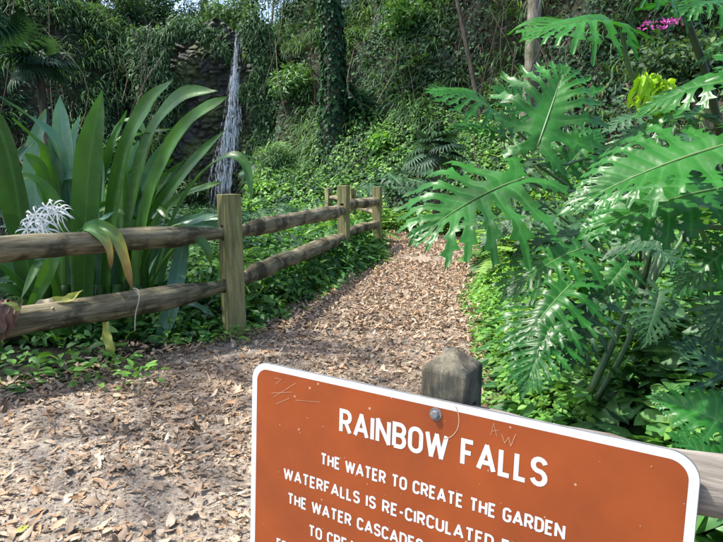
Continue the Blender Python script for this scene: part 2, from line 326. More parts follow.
# path: its own sheet with a ragged edge, 6 mm above the ground
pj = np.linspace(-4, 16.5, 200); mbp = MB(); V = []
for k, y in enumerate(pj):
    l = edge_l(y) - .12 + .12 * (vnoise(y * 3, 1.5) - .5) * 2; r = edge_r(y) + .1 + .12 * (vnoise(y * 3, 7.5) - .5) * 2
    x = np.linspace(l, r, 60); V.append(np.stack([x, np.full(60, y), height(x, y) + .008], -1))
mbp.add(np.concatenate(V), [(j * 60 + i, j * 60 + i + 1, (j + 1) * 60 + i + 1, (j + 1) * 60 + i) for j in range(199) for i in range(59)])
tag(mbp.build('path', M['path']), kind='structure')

# ---------------------------------------------------------------- leaf templates (along +Y, normal +Z, unit length)
def T_strip(ws, ysn, fold=.15, bend=0., cols=3):
    """ws widths at ysn; bend = total downward bend angle"""
    ysn = np.array(ysn, float); ws = np.array(ws, float); n = len(ws)
    ang = -bend * ysn; Y = np.concatenate([[0], np.cumsum(np.diff(ysn) * np.cos((ang[1:] + ang[:-1]) / 2))]); Z = np.concatenate([[0], np.cumsum(np.diff(ysn) * np.sin((ang[1:] + ang[:-1]) / 2))])
    V = []; Wn = []
    for i in range(n):
        if cols == 3:
            V += [(-ws[i] / 2, Y[i], Z[i] + fold * ws[i] / 2), (0, Y[i], Z[i]), (ws[i] / 2, Y[i], Z[i] + fold * ws[i] / 2)]; Wn += [0, 1, 0]
        else: V += [(-ws[i] / 2, Y[i], Z[i]), (ws[i] / 2, Y[i], Z[i])]; Wn += [0, 0]
    F = [(i * cols + j, i * cols + j + 1, (i + 1) * cols + j + 1, (i + 1) * cols + j) for i in range(n - 1) for j in range(cols - 1)]
    return np.array(V), F, np.array(Wn, float)
T_oval = T_strip([.05, .42, .55, .36, .02], [0, .25, .5, .78, 1], .3, .6)
T_oval2 = T_strip([.05, .5, .02], [0, .45, 1], .3, .5)
T_lance = T_strip([.04, .2, .24, .16, .01], [0, .25, .5, .75, 1], .3, .9)
T_blade = T_strip([.035, .04, .034, .022, .004], [0, .25, .5, .75, 1], 0, 1.9, cols=2)
T_blade2 = T_strip([.05, .06, .05, .03, .004], [0, .25, .5, .75, 1], 0, 1.0, cols=2)
T_dry = [T_strip([.05, .4, .46, .3, .02], [0, .25, .5, .78, 1], f, b) for f, b in ((.3, .5), (-.3, -.7), (.5, -.3), (.15, .9))]
def T_heart():
    side = [(.30, -.22), (.46, .02), (.40, .3), (.22, .68), (.0, 1.02)]; mid = [0, .12, .36, .68, 1.0]
    V = []; Wn = []
    for (sx, sy), my in zip(side, mid):
        V += [(-sx, sy, .12 * sx - .12 * sy * sy), (0, my, -.02 - .14 * my * my), (sx, sy, .12 * sx - .12 * sy * sy)]; Wn += [0, 1, 0]
    V[-2] = (0, 1.0, -.16)
    F = [(i * 3 + j, i * 3 + j + 1, (i + 1) * 3 + j + 1, (i + 1) * 3 + j) for i in range(4) for j in range(2)]
    return np.array(V), F, np.array(Wn, float)
T_hrt = T_heart()
def T_fern(n=15, bend=1.1, wid=.24):
    V = []; F = []
    def mid(t):
        k = max(bend, 1e-3); return np.array([0, math.sin(k * t) / k, (math.cos(k * t) - 1) / k])
    for i in range(1, n + 1):
        t = i / (n + 1); c = mid(t); l = wid * math.sin(math.pi * (t * .85 + .12)) ** .7; dd = mid(t + .02) - c; dd /= np.linalg.norm(dd)
        for s in (-1, 1):
            ax = nrm(np.array([s, 0, -.12]) + dd * .35); wv = dd * .36 / n; b = len(V)
            V += [c - wv, c + wv, c + ax * l * .55 + wv * 1.2 + [0, 0, .01], c + ax * l, c + ax * l * .55 - wv * 1.2 + [0, 0, .01]]
            F.append((b, b + 4, b + 3, b + 2, b + 1) if s > 0 else (b, b + 1, b + 2, b + 3, b + 4))
    b = len(V)
    for i in range(6):
        c = mid(i / 5); V += [c + [-.008, 0, .003], c + [.008, 0, .003]]
    F += [(b + 2 * i, b + 2 * i + 1, b + 2 * i + 3, b + 2 * i + 2) for i in range(5)]
    return np.array(V), F, np.zeros(len(V))
T_frn = T_fern()
def T_fan(n=26, spread=5.0, droop=.5):
    """fan palm blade centred on origin, opening towards +Y, radius 1"""
    V = []; F = []
    for i in range(n):
        a = -spread / 2 + spread * i / (n - 1); d = np.array([math.sin(a), math.cos(a), 0]); pz = np.array([d[1], -d[0], 0]); l = 1 - .25 * abs(a) / 2.5
        hw = [.02, .55 * spread / n * .5, .03, .002]; rr = [.03, .5, .82, 1.0]; b = len(V)
        for h, r_ in zip(hw, rr):
            z = -droop * max(0, r_ - .35) ** 2 + .1 * r_
            V += [d * r_ * l - pz * h + [0, 0, z + h * .5], d * r_ * l + [0, 0, z], d * r_ * l + pz * h + [0, 0, z + h * .5]]
        F += [(b + k * 3 + j, b + k * 3 + j + 1, b + k * 3 + j + 4, b + k * 3 + j + 3) for k in range(3) for j in range(2)]
    return np.array(V), F, np.tile([0, 1., 0], len(V) // 3)
T_fn = T_fan()

def rdir(n, up=0., spread=1.):
    d = RNG.normal(size=(n, 3)); d = nrm(d) * spread; d[:, 2] += up; return nrm(d)
def scatter(mb, tpl, xy, zlo, zhi, slo, shi, up=.3, nup=1., rl=0., rh=1., sx=1., along=None, rexp=1.):
    """leaves over the terrain at xy"""
    n = len(xy); x, y = xy[:, 0], xy[:, 1]; nn = normal(x, y)
    h = zlo + (zhi - zlo) * RNG.random(n) ** 1.3
    pos = np.stack([x, y, height(x, y)], -1) + nn * h[:, None]
    d = RNG.normal(size=(n, 3)); d -= nn * np.sum(d * nn, 1, keepdims=True); d = nrm(d) + nn * up * RNG.random((n, 1))
    if along is not None: d = d + np.array(along)
    nv = nn + np.array([0, 0, nup]) + RNG.normal(size=(n, 3)) * .45
    s = slo + (shi - slo) * RNG.random(n)
    mb.inst(tpl, pos, frames(d, nv), np.stack([s * sx, s, s], -1), rl + (rh - rl) * RNG.random(n) ** rexp)
def rand_xy(n, x0, x1, y0, y1, dens=None):
    out = []; c = 0
    while c < n:
        q = np.stack([RNG.uniform(x0, x1, n * 2), RNG.uniform(y0, y1, n * 2)], -1)
        if dens is not None: q = q[RNG.random(len(q)) < dens(q[:, 0], q[:, 1])]
        out.append(q); c += len(q)
        if len(out) > 40: break
    return np.concatenate(out)[:n]
def clump(x, y, f, lo=.45, hi=.6, ox=0.): return np.clip((fbm(x * f + ox, y * f + ox * 2) - lo) / (hi - lo), 0, 1)

# ================================================================ LARGE STRUCTURE
# ---------------------------------------------------------------- rock wall of the waterfall
def rock_wall():
    root = empty('rock_wall', (-6, 23.9, 0), 'tall dark wall of stacked mossy boulders behind the waterfall', 'rock wall')
    nx, nz = 150, 230; xs_ = np.linspace(-8.9, -3.4, nx); zs_ = np.linspace(-.4, 7.9, nz); X, Z = np.meshgrid(xs_, zs_)
    seeds = []
    while len(seeds) < 620:
        c = np.array([RNG.uniform(-8.9, -3.4), RNG.uniform(-.4, 7.9)])
        if all(np.hypot(c[0] - q_[0], (c[1] - q_[1]) * 1.5) > q_[2] for q_ in seeds[-400:]) or RNG.random() < .03: seeds.append((c[0], c[1], RNG.uniform(.13, .34)))
    seeds = np.array(seeds); d1 = np.full(X.shape, 9.); d2 = np.full(X.shape, 9.); idx = np.zeros(X.shape, int)
    wx = X + .12 * (vnoise(X * 5, Z * 5) - .5); wz = Z + .12 * (vnoise(X * 5 + 9, Z * 5) - .5)
    for k, (sx, sz, sr) in enumerate(seeds):
        d = np.hypot((wx - sx), (wz - sz) * 1.5); m1 = d < d1
        d2 = np.where(m1, d1, np.minimum(d2, d)); idx = np.where(m1, k, idx); d1 = np.where(m1, d, d1)
    so = RNG.random(len(seeds))[idx]
    bump = np.sqrt(np.clip((d2 - d1) / .22, 0, 1)) * (.06 + .26 * so) + .06 * fbm(X * 6, Z * 6)
    Y = 23.98 + .07 * Z - bump + .9 * (fbm(X * .6, Z * .6) - .5)
    zm = 7.25 + .6 * (vnoise(X * 1.6, 4.) - .5) - .8 * np.clip((X + 4.3) / .6, 0, 1) - .5 * np.clip((-7.3 - X) / .8, 0, 1); ov = np.clip(Z - zm, 0, 9); Y = Y + ov * 3; Z = np.minimum(Z, zm) + ov * .15
    V = np.stack([X, Y, Z], -1).reshape(-1, 3); mb = MB()
    mb.add(V, [(j * nx + i, j * nx + i + 1, (j + 1) * nx + i + 1, (j + 1) * nx + i) for j in range(nz - 1) for i in range(nx - 1)], 0.)
    mb.build('stones', M['rock'], root)
rock_wall()
def waterfall():
    mb = MB(); g = RNG
    top = P(238, 29, 23.7)
    pc = [(238, 27), (237, 45), (235, 75), (233, 105), (230, 135), (226, 160), (222, 185), (219, 215)]
    wd = [5, 8, 10, 13, 21, 27, 29, 30]
    ks = np.array([p[1] for p in pc]); kx = np.array([p[0] for p in pc])
    for s in range(150):
        u = g.normal() * .36
        if abs(u) > 1: continue
        a = g.uniform(0, .55) if g.random() < .6 else g.uniform(.3, .8); b = min(1, a + g.uniform(.12, .5)); y0 = 27 + 188 * a; y1 = 27 + 188 * b
        yy = np.linspace(y0, y1, 14); cx = np.interp(yy, ks, kx) + u * np.interp(yy, ks, wd) * .5 + np.cumsum(g.normal(size=14) * .5)
        Yd = 23.55 + (27 - yy) * .0022 + g.uniform(-.05, .05)
        pts = np.array([P(x_, y_, q) for x_, y_, q in zip(cx, yy, Yd)])
        wv = np.sin(np.linspace(.15, 3.0, 14)) * g.uniform(.008, .035) * (1 + .5 * g.random(14))
        L_ = pts - np.array([1, 0, 0]) * wv[:, None]; R_ = pts + np.array([1, 0, 0]) * wv[:, None]; C_ = pts - np.array([0, .02, 0])
        V = np.stack([L_, C_, R_], 1).reshape(-1, 3)
        mb.add(V, [(3 * i + j, 3 * i + j + 1, 3 * i + j + 4, 3 * i + j + 3) for i in range(13) for j in range(2)], float(g.uniform(.3, .95)))
    n = 900; yy = 60 + 150 * g.random(n) ** .6; u = g.normal(size=n) * .5; cx = np.interp(yy, ks, kx) + u * np.interp(yy, ks, wd) * .6
    pos = np.array([P(a, b, 23.4 - .0015 * (b - 27) + c) for a, b, c in zip(cx, yy, g.uniform(-.15, .1, n))])
    mb.inst(T_oval2, pos, frames(rdir(n, -1.5), rdir(n) + np.array([0, -1.5, 0])), .02 + .05 * g.random(n), g.uniform(.3, .9, n))
    tag(mb.build('waterfall', M['water']), kind='structure')
waterfall()

# ---------------------------------------------------------------- trees
def leaf_cloud(mb, c, rr, n, size, tpl=None, rl=0., rh=1., shell=.55, droop=.3, gaps=.0):
    c = np.asarray(c, float); d = nrm(RNG.normal(size=(n, 3))); rad_ = (shell + (1 - shell) * RNG.random(n)) if shell else RNG.random(n) ** .4
    lump = .75 + .5 * fbm(d[:, 0] * 2.3 + c[0], d[:, 2] * 2.3 + d[:, 1] * 1.7 + c[1])
    p = c + d * (rad_ * lump)[:, None] * np.asarray(rr)
    dd = nrm(RNG.normal(size=(n, 3)) + d * .8 + np.array([0, 0, -droop])); nv = d + np.array([0, 0, .8]) + RNG.normal(size=(n, 3)) * .5
    s = size * (.6 + .8 * RNG.random(n))
    cl = fbm(p[:, 0] * 1.3, p[:, 2] * 1.3 + p[:, 1]); r = np.clip(rl + (rh - rl) * (.15 + .7 * RNG.random(n) * 1.0 + (cl - .5) * .9), 0, 1)
    mb.inst(tpl or T_oval2, p, frames(dd, nv), s, r)
def tree(px, Y, r0, h, label, cr, ncr, lean=(0, 0), bark='bark', ivy=0, leaf=.16, crown_z=.72, name='tree', cat='tree', grp='trees on the slope and ridge', base=None, blobs=7, curve=.3):
    x = (px - 361.5) / FPX * Y if base is None else base[0]; Y = Y if base is None else base[1]
    z0 = float(height(x, Y)) - .1
    root = empty(name, (x, Y, z0), label, cat, grp)
    g = RNG; pts = bezier([(x, Y, z0), (x + lean[0] * .3 + g.normal() * curve * .3, Y + lean[1] * .3, z0 + h * .35), (x + lean[0] * .65 + g.normal() * curve, Y + lean[1] * .65, z0 + h * .7), (x + lean[0], Y + lean[1], z0 + h)], 26)
    rr = r0 * np.interp(np.linspace(0, 1, 26), [0, .04, .12, .5, 1], [1.6, 1.2, 1, .78, .25])
    mt = MB(); tube(mt, pts, rr, 14, rough=.12, seed=int(Y * 10)); mt.build('trunk', M[bark], root)
    top = pts[-1]; mc = MB(); mbr = MB()
    for k in range(blobs):
        a = g.uniform(0, 6.28); ra = cr * g.uniform(.25, .85); c = top + np.array([math.cos(a) * ra, math.sin(a) * ra, g.uniform(-.35, .35) * cr])
        st = pts[int(g.integers(14, 24))]; mid = (st + c) / 2 + np.array([0, 0, .2 * cr])
        tube(mbr, bezier([st, mid, c], 8), np.linspace(r0 * .3, r0 * .06, 8), 6, rough=.1)
        leaf_cloud(mc, c, np.array([1, 1, .7]) * cr * .5, ncr // blobs, leaf, shell=.3)
    mbr.build('limb', M[bark], root); mc.build('crown', M['canopy'], root)
    if ivy:
        mi = MB(); n = ivy; t = RNG.random(n) ** .9 * .8; ii = t * 25; i0 = ii.astype(int); f = (ii - i0)[:, None]
        cpt = pts[i0] * (1 - f) + pts[np.minimum(i0 + 1, 25)] * f; a = RNG.uniform(0, 6.28, n); rd = np.stack([np.cos(a), np.sin(a), np.zeros(n)], -1)
        p = cpt + rd * (np.interp(t, np.linspace(0, 1, 26), rr) * (1.05 + .5 * RNG.random(n) * fbm(a * 2, t * 14)))[:, None]
        mi.inst(T_hrt, p, frames(rd * .5 + rdir(n) * .5 + np.array([0, 0, -.8]), rd + rdir(n) * .4), .07 + .09 * RNG.random(n), np.clip(RNG.random(n) * .8, 0, 1))
        mi.build('ivy', M['ivy'], root)
    return root
tree(334, 19.6, .34, 12, 'thick ivy-covered trunk rising from the slope right of the waterfall', 3.6, 5000, ivy=5200)
tree(388, 24.0, .36, 13, 'dark trunk half hidden by vines just right of the thick ivy trunk', 4, 4200, ivy=2600)
tree(523, 15.5, .19, 12, 'straight pale grey trunk with blotchy bark above the big lobed leaves', 3, 4200, bark='palebark')
tree(482, 17.5, .07, 8, 'thin bare leaning stem left of the straight pale grey trunk', 1.3, 1000, lean=(-2.2, .5), curve=.1)
tree(446, 24.5, .42, 12, 'broad brownish fluted trunk at the top of the slope behind the leaning stem', 4, 4200, bark='palebark')
tree(420, 26, .18, 12, 'narrow trunk between the vine-hung trunk and the broad fluted trunk', 3, 3200)
tree(276, 25.0, .06, 9, 'slender pale tree standing on the ledge right of the waterfall', 1.8, 2400, bark='palebark')
tree(365, 29, .16, 12, 'slim tree at the ridge behind the thick ivy-covered trunk', 3, 3600)
far = [(-10, 30, .3, 'tree at the ridge top in the far left corner behind the palms'), (60, 33, .25, 'ridge tree behind the left fan palm trunk'),
       (110, 29, .2, 'ridge tree above the reddish dead fronds on the left slope'), (150, 33, .22, 'ridge tree left of the sky gap above the grassy ledge'),
       (213, 34, .16, 'ridge tree close to the left of the waterfall lip'), (250, 36, .2, 'ridge tree just behind the lip of the waterfall'), (305, 31, .2, 'ridge tree between the slender pale tree and the thick ivy trunk'),
       (490, 27, .24, 'ridge tree left of the straight pale grey trunk'), (560, 24, .22, 'tree behind the tip of the topmost lobed leaf'), (610, 22, .2, 'tree behind the topmost lobed leaf, right of its tip'),
       (665, 20, .24, 'tree rising behind the pink-flowered shrub'), (720, 18, .25, 'tree in the top right corner of the view')]
for px, Y, r, lb in far:
    tree(px, Y, r, 10.5, lb, 3.3, 3300, ivy=900)
# understorey along the ridge: each bush a thing
def bush(name, px, Y, rx, rz, n, size, m, label, tpl=None, grp=None, cat='bush', rl=0., rh=1., zoff=0.):
    x = (px - 361.5) / FPX * Y; z0 = float(height(x, Y)); root = empty(name, (x, Y, z0), label, cat, grp)
    ms = MB()
    for k in range(7):
        a = RNG.uniform(0, 6.28); q = np.array([math.cos(a) * rx * .6, math.sin(a) * rx * .6, rz * RNG.uniform(.6, 1.2)])
        tube(ms, bezier([(x, Y, z0 - .05), np.array([x, Y, z0]) + q * [.3, .3, .6], np.array([x, Y, z0]) + q], 6), np.linspace(.02, .006, 6), 5)
    ms.build('stem', M['bark'], root)
    mb = MB()
    for k in range(5):
        o = RNG.normal(size=3) * np.array([rx * .45, rx * .35, rz * .25])
        leaf_cloud(mb, np.array([x, Y, z0 + rz * .75 + zoff]) + o, np.array([rx, rx, rz]) * .62, n // 5, size, tpl, rl, rh, shell=.2)
    mb.build('foliage', m, root)
    return root
rb = [(236, 27.2, 'bush on the ridge directly above the waterfall lip'), (284, 28.5, 'ridge bush behind the slender pale tree'), (185, 29, 'bush on the ridge set back between the left sky gap and the falls'), (20, 27, 'bush on the ridge in the top left corner'), (75, 27.5, 'ridge bush right of the upper left palm'), (118, 27, 'ridge bush above the reddish dead fronds'),
      (165, 28, 'ridge bush beneath the left sky gap'), (205, 27.5, 'ridge bush left of the waterfall lip'), (262, 27.5, 'ridge bush right of the waterfall lip'),
      (300, 27, 'ridge bush left of the thick ivy trunk'), (360, 27, 'ridge bush right of the thick ivy trunk'), (410, 26, 'ridge bush right of the vine-hung trunk'),
      (470, 24, 'ridge bush below the leaning bare stem'), (505, 21, 'bush left of the straight pale trunk'), (545, 20, 'bush right of the straight pale trunk'),
      (590, 18, 'bush behind the topmost lobed leaf'), (640, 17, 'bush left of the pink flowers, behind the topmost leaf'), (705, 15, 'bush right of the pink flowers')]
for i, (px, Y, lb) in enumerate(rb):
    bush('bush', px, Y, 1.4, 1.15, 2800, .15, M['canopy'] if i % 3 else M['grass'], 'leafy ' + lb, T_lance if i % 2 else T_oval2, 'bushes along the ridge')

# ---------------------------------------------------------------- hillside growth (uncountable: stuff)
def hx(x, y): return y - yb(x)
def notcove(x, y): return ~((x > -8.3) & (x < -4.0) & (hx(x, y) < 3.6))
def dens_slope(f, lo, hi, ox, p0=-.5, p1=11):
    def d(x, y):
        p = hx(x, y); return clump(x, y, f, lo, hi, ox) * ((p > p0) & (p < p1) & notcove(x, y)) * .95
    return d
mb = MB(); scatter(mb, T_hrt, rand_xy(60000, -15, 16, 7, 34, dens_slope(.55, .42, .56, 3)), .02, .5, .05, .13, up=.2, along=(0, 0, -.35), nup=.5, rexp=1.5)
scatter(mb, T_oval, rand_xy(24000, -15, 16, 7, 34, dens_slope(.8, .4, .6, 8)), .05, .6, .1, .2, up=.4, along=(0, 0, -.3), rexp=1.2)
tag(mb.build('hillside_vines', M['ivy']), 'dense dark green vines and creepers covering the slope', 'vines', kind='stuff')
def dens_bright(x, y):
    p = hx(x, y); return clump(x, y, .9, .34, .52, 5) * ((p > -1.5) & (p < 4.6) & (x > -4.6) & (x < 4.5) & notcove(x, y)) * .95
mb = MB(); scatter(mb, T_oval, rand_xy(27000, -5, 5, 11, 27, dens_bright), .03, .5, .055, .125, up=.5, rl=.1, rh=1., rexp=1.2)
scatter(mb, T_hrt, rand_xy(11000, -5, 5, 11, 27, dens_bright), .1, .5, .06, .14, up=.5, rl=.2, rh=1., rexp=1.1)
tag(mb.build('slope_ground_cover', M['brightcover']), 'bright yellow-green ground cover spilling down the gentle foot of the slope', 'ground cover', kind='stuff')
# grass in arching tufts
def tufts(mb, xy, nb, s0, s1, tpl=T_blade, rl=0., rh=1., spread=.9, lean=(0, 0, 0), wid=1.):
    m = len(xy); x, y = np.repeat(xy[:, 0], nb), np.repeat(xy[:, 1], nb); n = m * nb; nn = normal(x, y)
    pos = np.stack([x, y, height(x, y)], -1) + RNG.normal(size=(n, 3)) * .04 + nn * .02
    d = RNG.normal(size=(n, 3)) * spread; d[:, 2] = np.abs(d[:, 2]) * .3 + .9; d = nrm(d + nn * .7 + np.array(lean))
    h = d.copy(); h[:, 2] = 0; up = np.cross(np.cross(d, np.array([0, 0, 1.])), d) + RNG.normal(size=(n, 3)) * .12
    s = s0 + (s1 - s0) * RNG.random(n); s = s * np.repeat(.6 + .7 * RNG.random(m), nb)
    rr = np.clip(rl + (rh - rl) * (np.repeat(RNG.random(m), nb) * .6 + .4 * RNG.random(n)), 0, 1)
    mb.inst(tpl, pos, frames(d, up), np.stack([s * wid, s, s], -1), rr)
def dens_grass(x, y):
    p = hx(x, y); a = ((x > -4.3) & (x < -1.2) & (p > 2) & (p < 9)) * .8; b = ((x < -7.0) & (p > 5) & (p < 11)) * .7; c = ((p > 7) & (p < 11)) * .35; e = ((p > 2) & (p < 9)) * .3
    return np.clip(np.maximum(np.maximum(a, b), np.maximum(c, e)) * clump(x, y, .7, .35, .5, 21), 0, 1) * notcove(x, y)
mb = MB(); tufts(mb, rand_xy(420, -4.4, 3.5, 13, 24, lambda x, y: ((hx(x, y) > -.5) & (hx(x, y) < 6) & notcove(x, y)) * clump(x, y, 1.1, .4, .55, 61)), 14, .3, .75, wid=.9, lean=(0, -.2, 0), rl=.3, rh=1.1); tufts(mb, rand_xy(2300, -15, 14, 8, 33, dens_grass), 16, .5, 1.15, wid=.8, lean=(0, -.35, 0))
tag(mb.build('hillside_grass', M['grass']), 'pale arching grass tufts hanging over the slope and the ledges', 'grass', kind='stuff')
SB = [(176, 24.6, 1.0, .8, 'grass', 'blade', 'big pale grass clump spilling over the ridge left of the rock wall'), (203, 24.7, .9, .7, 'grass', 'blade', 'grass clump hanging over the top of the rock wall, left of the falls'), (150, 24.2, 1.1, .9, 'fern', 'blade', 'large light green clump at the ridge far left of the rock wall'), (258, 24.4, .7, .7, 'canopy', 'lance', 'dark bush just right of the waterfall lip'),
      (183, 22.6, .8, .8, 'canopy', 'lance', 'dark bush covering the left edge of the rock wall'), (100, 19.0, .7, .7, 'grass', 'blade', 'spiky pale shrub on the left slope above the upright lily leaves'), (135, 20.5, .8, .8, 'ivy', 'oval', 'dark rounded shrub halfway up the left slope'),
      (160, 23.5, .8, .7, 'canopy', 'lance', 'narrow-leaved shrub high on the left slope'), (122, 22.5, .7, .6, 'fern', 'lance', 'light green shrub near the top of the left slope'),
      (285, 20.2, .6, .6, 'grass', 'blade', 'straw-green tufted shrub on the ledge right of the falls'), (300, 22.8, .8, .8, 'fern', 'lance', 'arching shrub left of the thick ivy trunk, high on the slope'),
      (268, 22.6, .6, .8, 'grass', 'blade', 'drooping pale shrub beside the waterfall, right edge'), (362, 20.0, .7, .7, 'ivy', 'oval', 'dark shrub right of the thick ivy trunk'),
      (400, 22.0, .9, .8, 'cover', 'oval', 'leafy shrub above the bare brown patch'), (430, 19.5, .8, .7, 'canopy', 'lance', 'dull green shrub left of the leaning bare stem'),
      (455, 21.5, .9, .9, 'grass', 'blade', 'wiry shrub behind the leaning bare stem'), (500, 17.5, .7, .7, 'canopy', 'lance', 'shrub at the foot of the straight pale trunk'),
      (385, 18.6, .6, .5, 'brightcover', 'hrt', 'bright shrub at the bottom of the vine-covered slope'), (262, 18.3, .5, .45, 'brightcover', 'oval', 'yellow-green shrub at the foot of the waterfall ledge')]
for px, Y, rx, rz, mm, tp, lb in SB:
    bush('bush', px, Y, rx, rz, 1500, {'blade': .4, 'oval': .16, 'lance': .22, 'hrt': .14}[tp], M[mm], lb, {'blade': T_blade2, 'oval': T_oval, 'lance': T_lance, 'hrt': T_hrt}[tp], 'shrubs on the slope')
mb = MB(); g = np.random.default_rng(77)
for k in range(64):
    px = g.choice([g.uniform(255, 480), g.uniform(0, 170), g.uniform(460, 640)]); Y = g.uniform(17, 26) if px < 480 else g.uniform(12, 20); p_ = P(px, g.uniform(-30, 60), Y); l = g.uniform(1.5, 5)
    e_ = p_ + np.array([g.normal() * .5, g.normal() * .3, -l]); tube(mb, bezier([p_, (p_ + e_) / 2 + g.normal(size=3) * .35, e_], 9), g.uniform(.006, .015), 5, g.random(), cap=False)
tag(mb.build('hanging_vines', M['dead']), 'thin bare vines hanging in front of the slope', 'vines', kind='stuff')
# dead fronds and twigs
def dens_dead(x, y):
    p = hx(x, y); a = ((x < -7.2) & (p > 2.) & (p < 9)) * .9; b = ((p > 1) & (p < 9)) * .25; c = ((x > 3) & (p > -2)) * .8
    return np.clip(np.maximum(np.maximum(a, b), c) * clump(x, y, .8, .45, .6, 31), 0, 1) * notcove(x, y)
mb = MB(); tufts(mb, rand_xy(650, -15, 14, 6, 30, dens_dead), 12, .4, .9, wid=.5, lean=(0, -.3, -.7))
scatter(mb, T_lance, rand_xy(9000, -15, 14, 6, 30, dens_dead), .02, .35, .12, .3, along=(0, 0, -.4))
tag(mb.build('dead_fronds', M['dead']), 'brown dead fronds and twigs caught in the slope', 'dead fronds', kind='stuff')
# moss and plants hanging on the rock wall edges
mb = MB(); n = 6400; a = RNG.random(n); zw = RNG.uniform(0, 8, n); wlf = .7 + 1.9 * np.clip(zw / 8, 0, 1) * vnoise(zw * .9, 3.3) + .5 * vnoise(zw * 3, 8.); xw = np.where(RNG.random(n) < .62, -8.9 + wlf * a ** .8, -3.4 - (.5 + 1.0 * vnoise(zw * 1.3, 5.)) * a)
topm = RNG.random(n) < .16; xw = np.where(topm, RNG.uniform(-8.8, -3.6, n), xw); zw = np.where(topm, RNG.uniform(6.9, 7.6, n), zw)
keep = ~((np.abs(xw + 4.9) < .25) & (zw > 5)); xw, zw = xw[keep], zw[keep] - (2.2 * vnoise(xw[keep] * 1.4, 2.) ** 1.5 + .4 * RNG.random(int(keep.sum()))) * (zw[keep] > 7); n = len(xw)
mb.inst(T_blade, np.stack([xw, 23.6 + .07 * zw - .1 * RNG.random(n), zw], -1), frames(rdir(n, .3) + np.array([0, -.8, 0]), np.array([0, -.3, 1]) + rdir(n) * .3), .25 + .5 * RNG.random(n), .6 * RNG.random(n))
mb.inst(T_hrt, np.stack([xw, 23.55 + .07 * zw - .1 * RNG.random(n), zw], -1) + RNG.normal(size=(n, 3)) * .08, frames(rdir(n, -.6), np.array([0, -1, .4]) + rdir(n) * .3), .06 + .1 * RNG.random(n), RNG.random(n) * .8)
tag(mb.build('ledge_plants', M['grass']), 'tufts and creepers fringing the mossy waterfall wall', 'creepers', kind='stuff')

# ---------------------------------------------------------------- palms
def fan_leaf(root, jct, d, n, r, m='palm', pet=None, droop=.5, name='frond', rl=.2):
    mb = MB(); mb.inst(T_fan(24, 4.6, droop), [jct], frames(np.array([d]), np.array([n])), [r], [rl])
    o = mb.build(name, M[m], root)
    if pet is not None:
        mp = MB(); tube(mp, bezier(pet, 8), np.linspace(.012, .006, 8), 6, rl); q = mp.build('petiole', M['petioledark'], root)
    return o
def palm(base, h, nfr, r, label, grp='fan palms', trunk=.09, plen=.6, name='fan_palm', m='palm', up=.5, seed=1):
    g = np.random.default_rng(seed); x, y = base; z0 = float(height(x, y)) - .05
    root = empty(name, (x, y, z0), label, 'palm', grp); top = np.array([x, y, z0 + h])
    if h > .5:
        mt = MB(); tube(mt, bezier([(x, y, z0), (x + .05, y, z0 + h * .5), top], 16), np.linspace(trunk * 1.15, trunk * .9, 16), 12, rough=.15); mt.build('trunk', M['bark'], root)
    for k in range(nfr):
        a = k * 2.4 + g.uniform(-.3, .3); el = g.uniform(-.5, 1.1) if h > .5 else g.uniform(.1, 1.3)
        d = np.array([math.cos(a) * math.cos(el), math.sin(a) * math.cos(el), math.sin(el)]); L_ = plen * g.uniform(.8, 1.2)
        j = top + d * L_ + np.array([0, 0, -.12 * L_]); dd = nrm(d + np.array([0, 0, -.45])); nn = np.array([0, 0, 1.]) + d * .2 + g.normal(size=3) * .15
        fan_leaf(root, j, dd, nn, r * g.uniform(.8, 1.15), m, [top, top + d * L_ * .5 + [0, 0, .03], j], g.uniform(.5, 1.1), rl=float(g.random() * .6))
    return root
def bx_(px, Y): return ((px - 361.5) / FPX * Y, Y)
palm(bx_(52, 12.2), 3.75, 17, .5, 'slim fan palm with a bare brown trunk at the upper left', seed=2, trunk=.085, plen=.32)
palm(bx_(2, 10.5), 4.5, 20, .85, 'taller dark fan palm whose crown hangs into the top left corner', seed=5, trunk=.1, plen=.8)
palm(bx_(-4, 9.0), .3, 15, .75, 'low dark fan palm clump at the left edge behind the strap-leaved lily', seed=8, plen=1.1)
palm(bx_(434, 12.5), 1.85, 16, .46, 'small fan palm with spiky fans left of the big lobed leaves', seed=11, trunk=.07, plen=.4)
palm(bx_(262, 21.5), 1.3, 12, .5, 'fan palm on the ledge beside the waterfall', seed=14, trunk=.06, plen=.5)
palm(bx_(72, 15.5), .4, 14, .5, 'low fan palm right of the slim palm trunk', seed=17, plen=.6)
palm(bx_(118, 15), .4, 14, .45, 'low fan palm in the left ravine behind the upright lily leaves', seed=20, plen=.6)

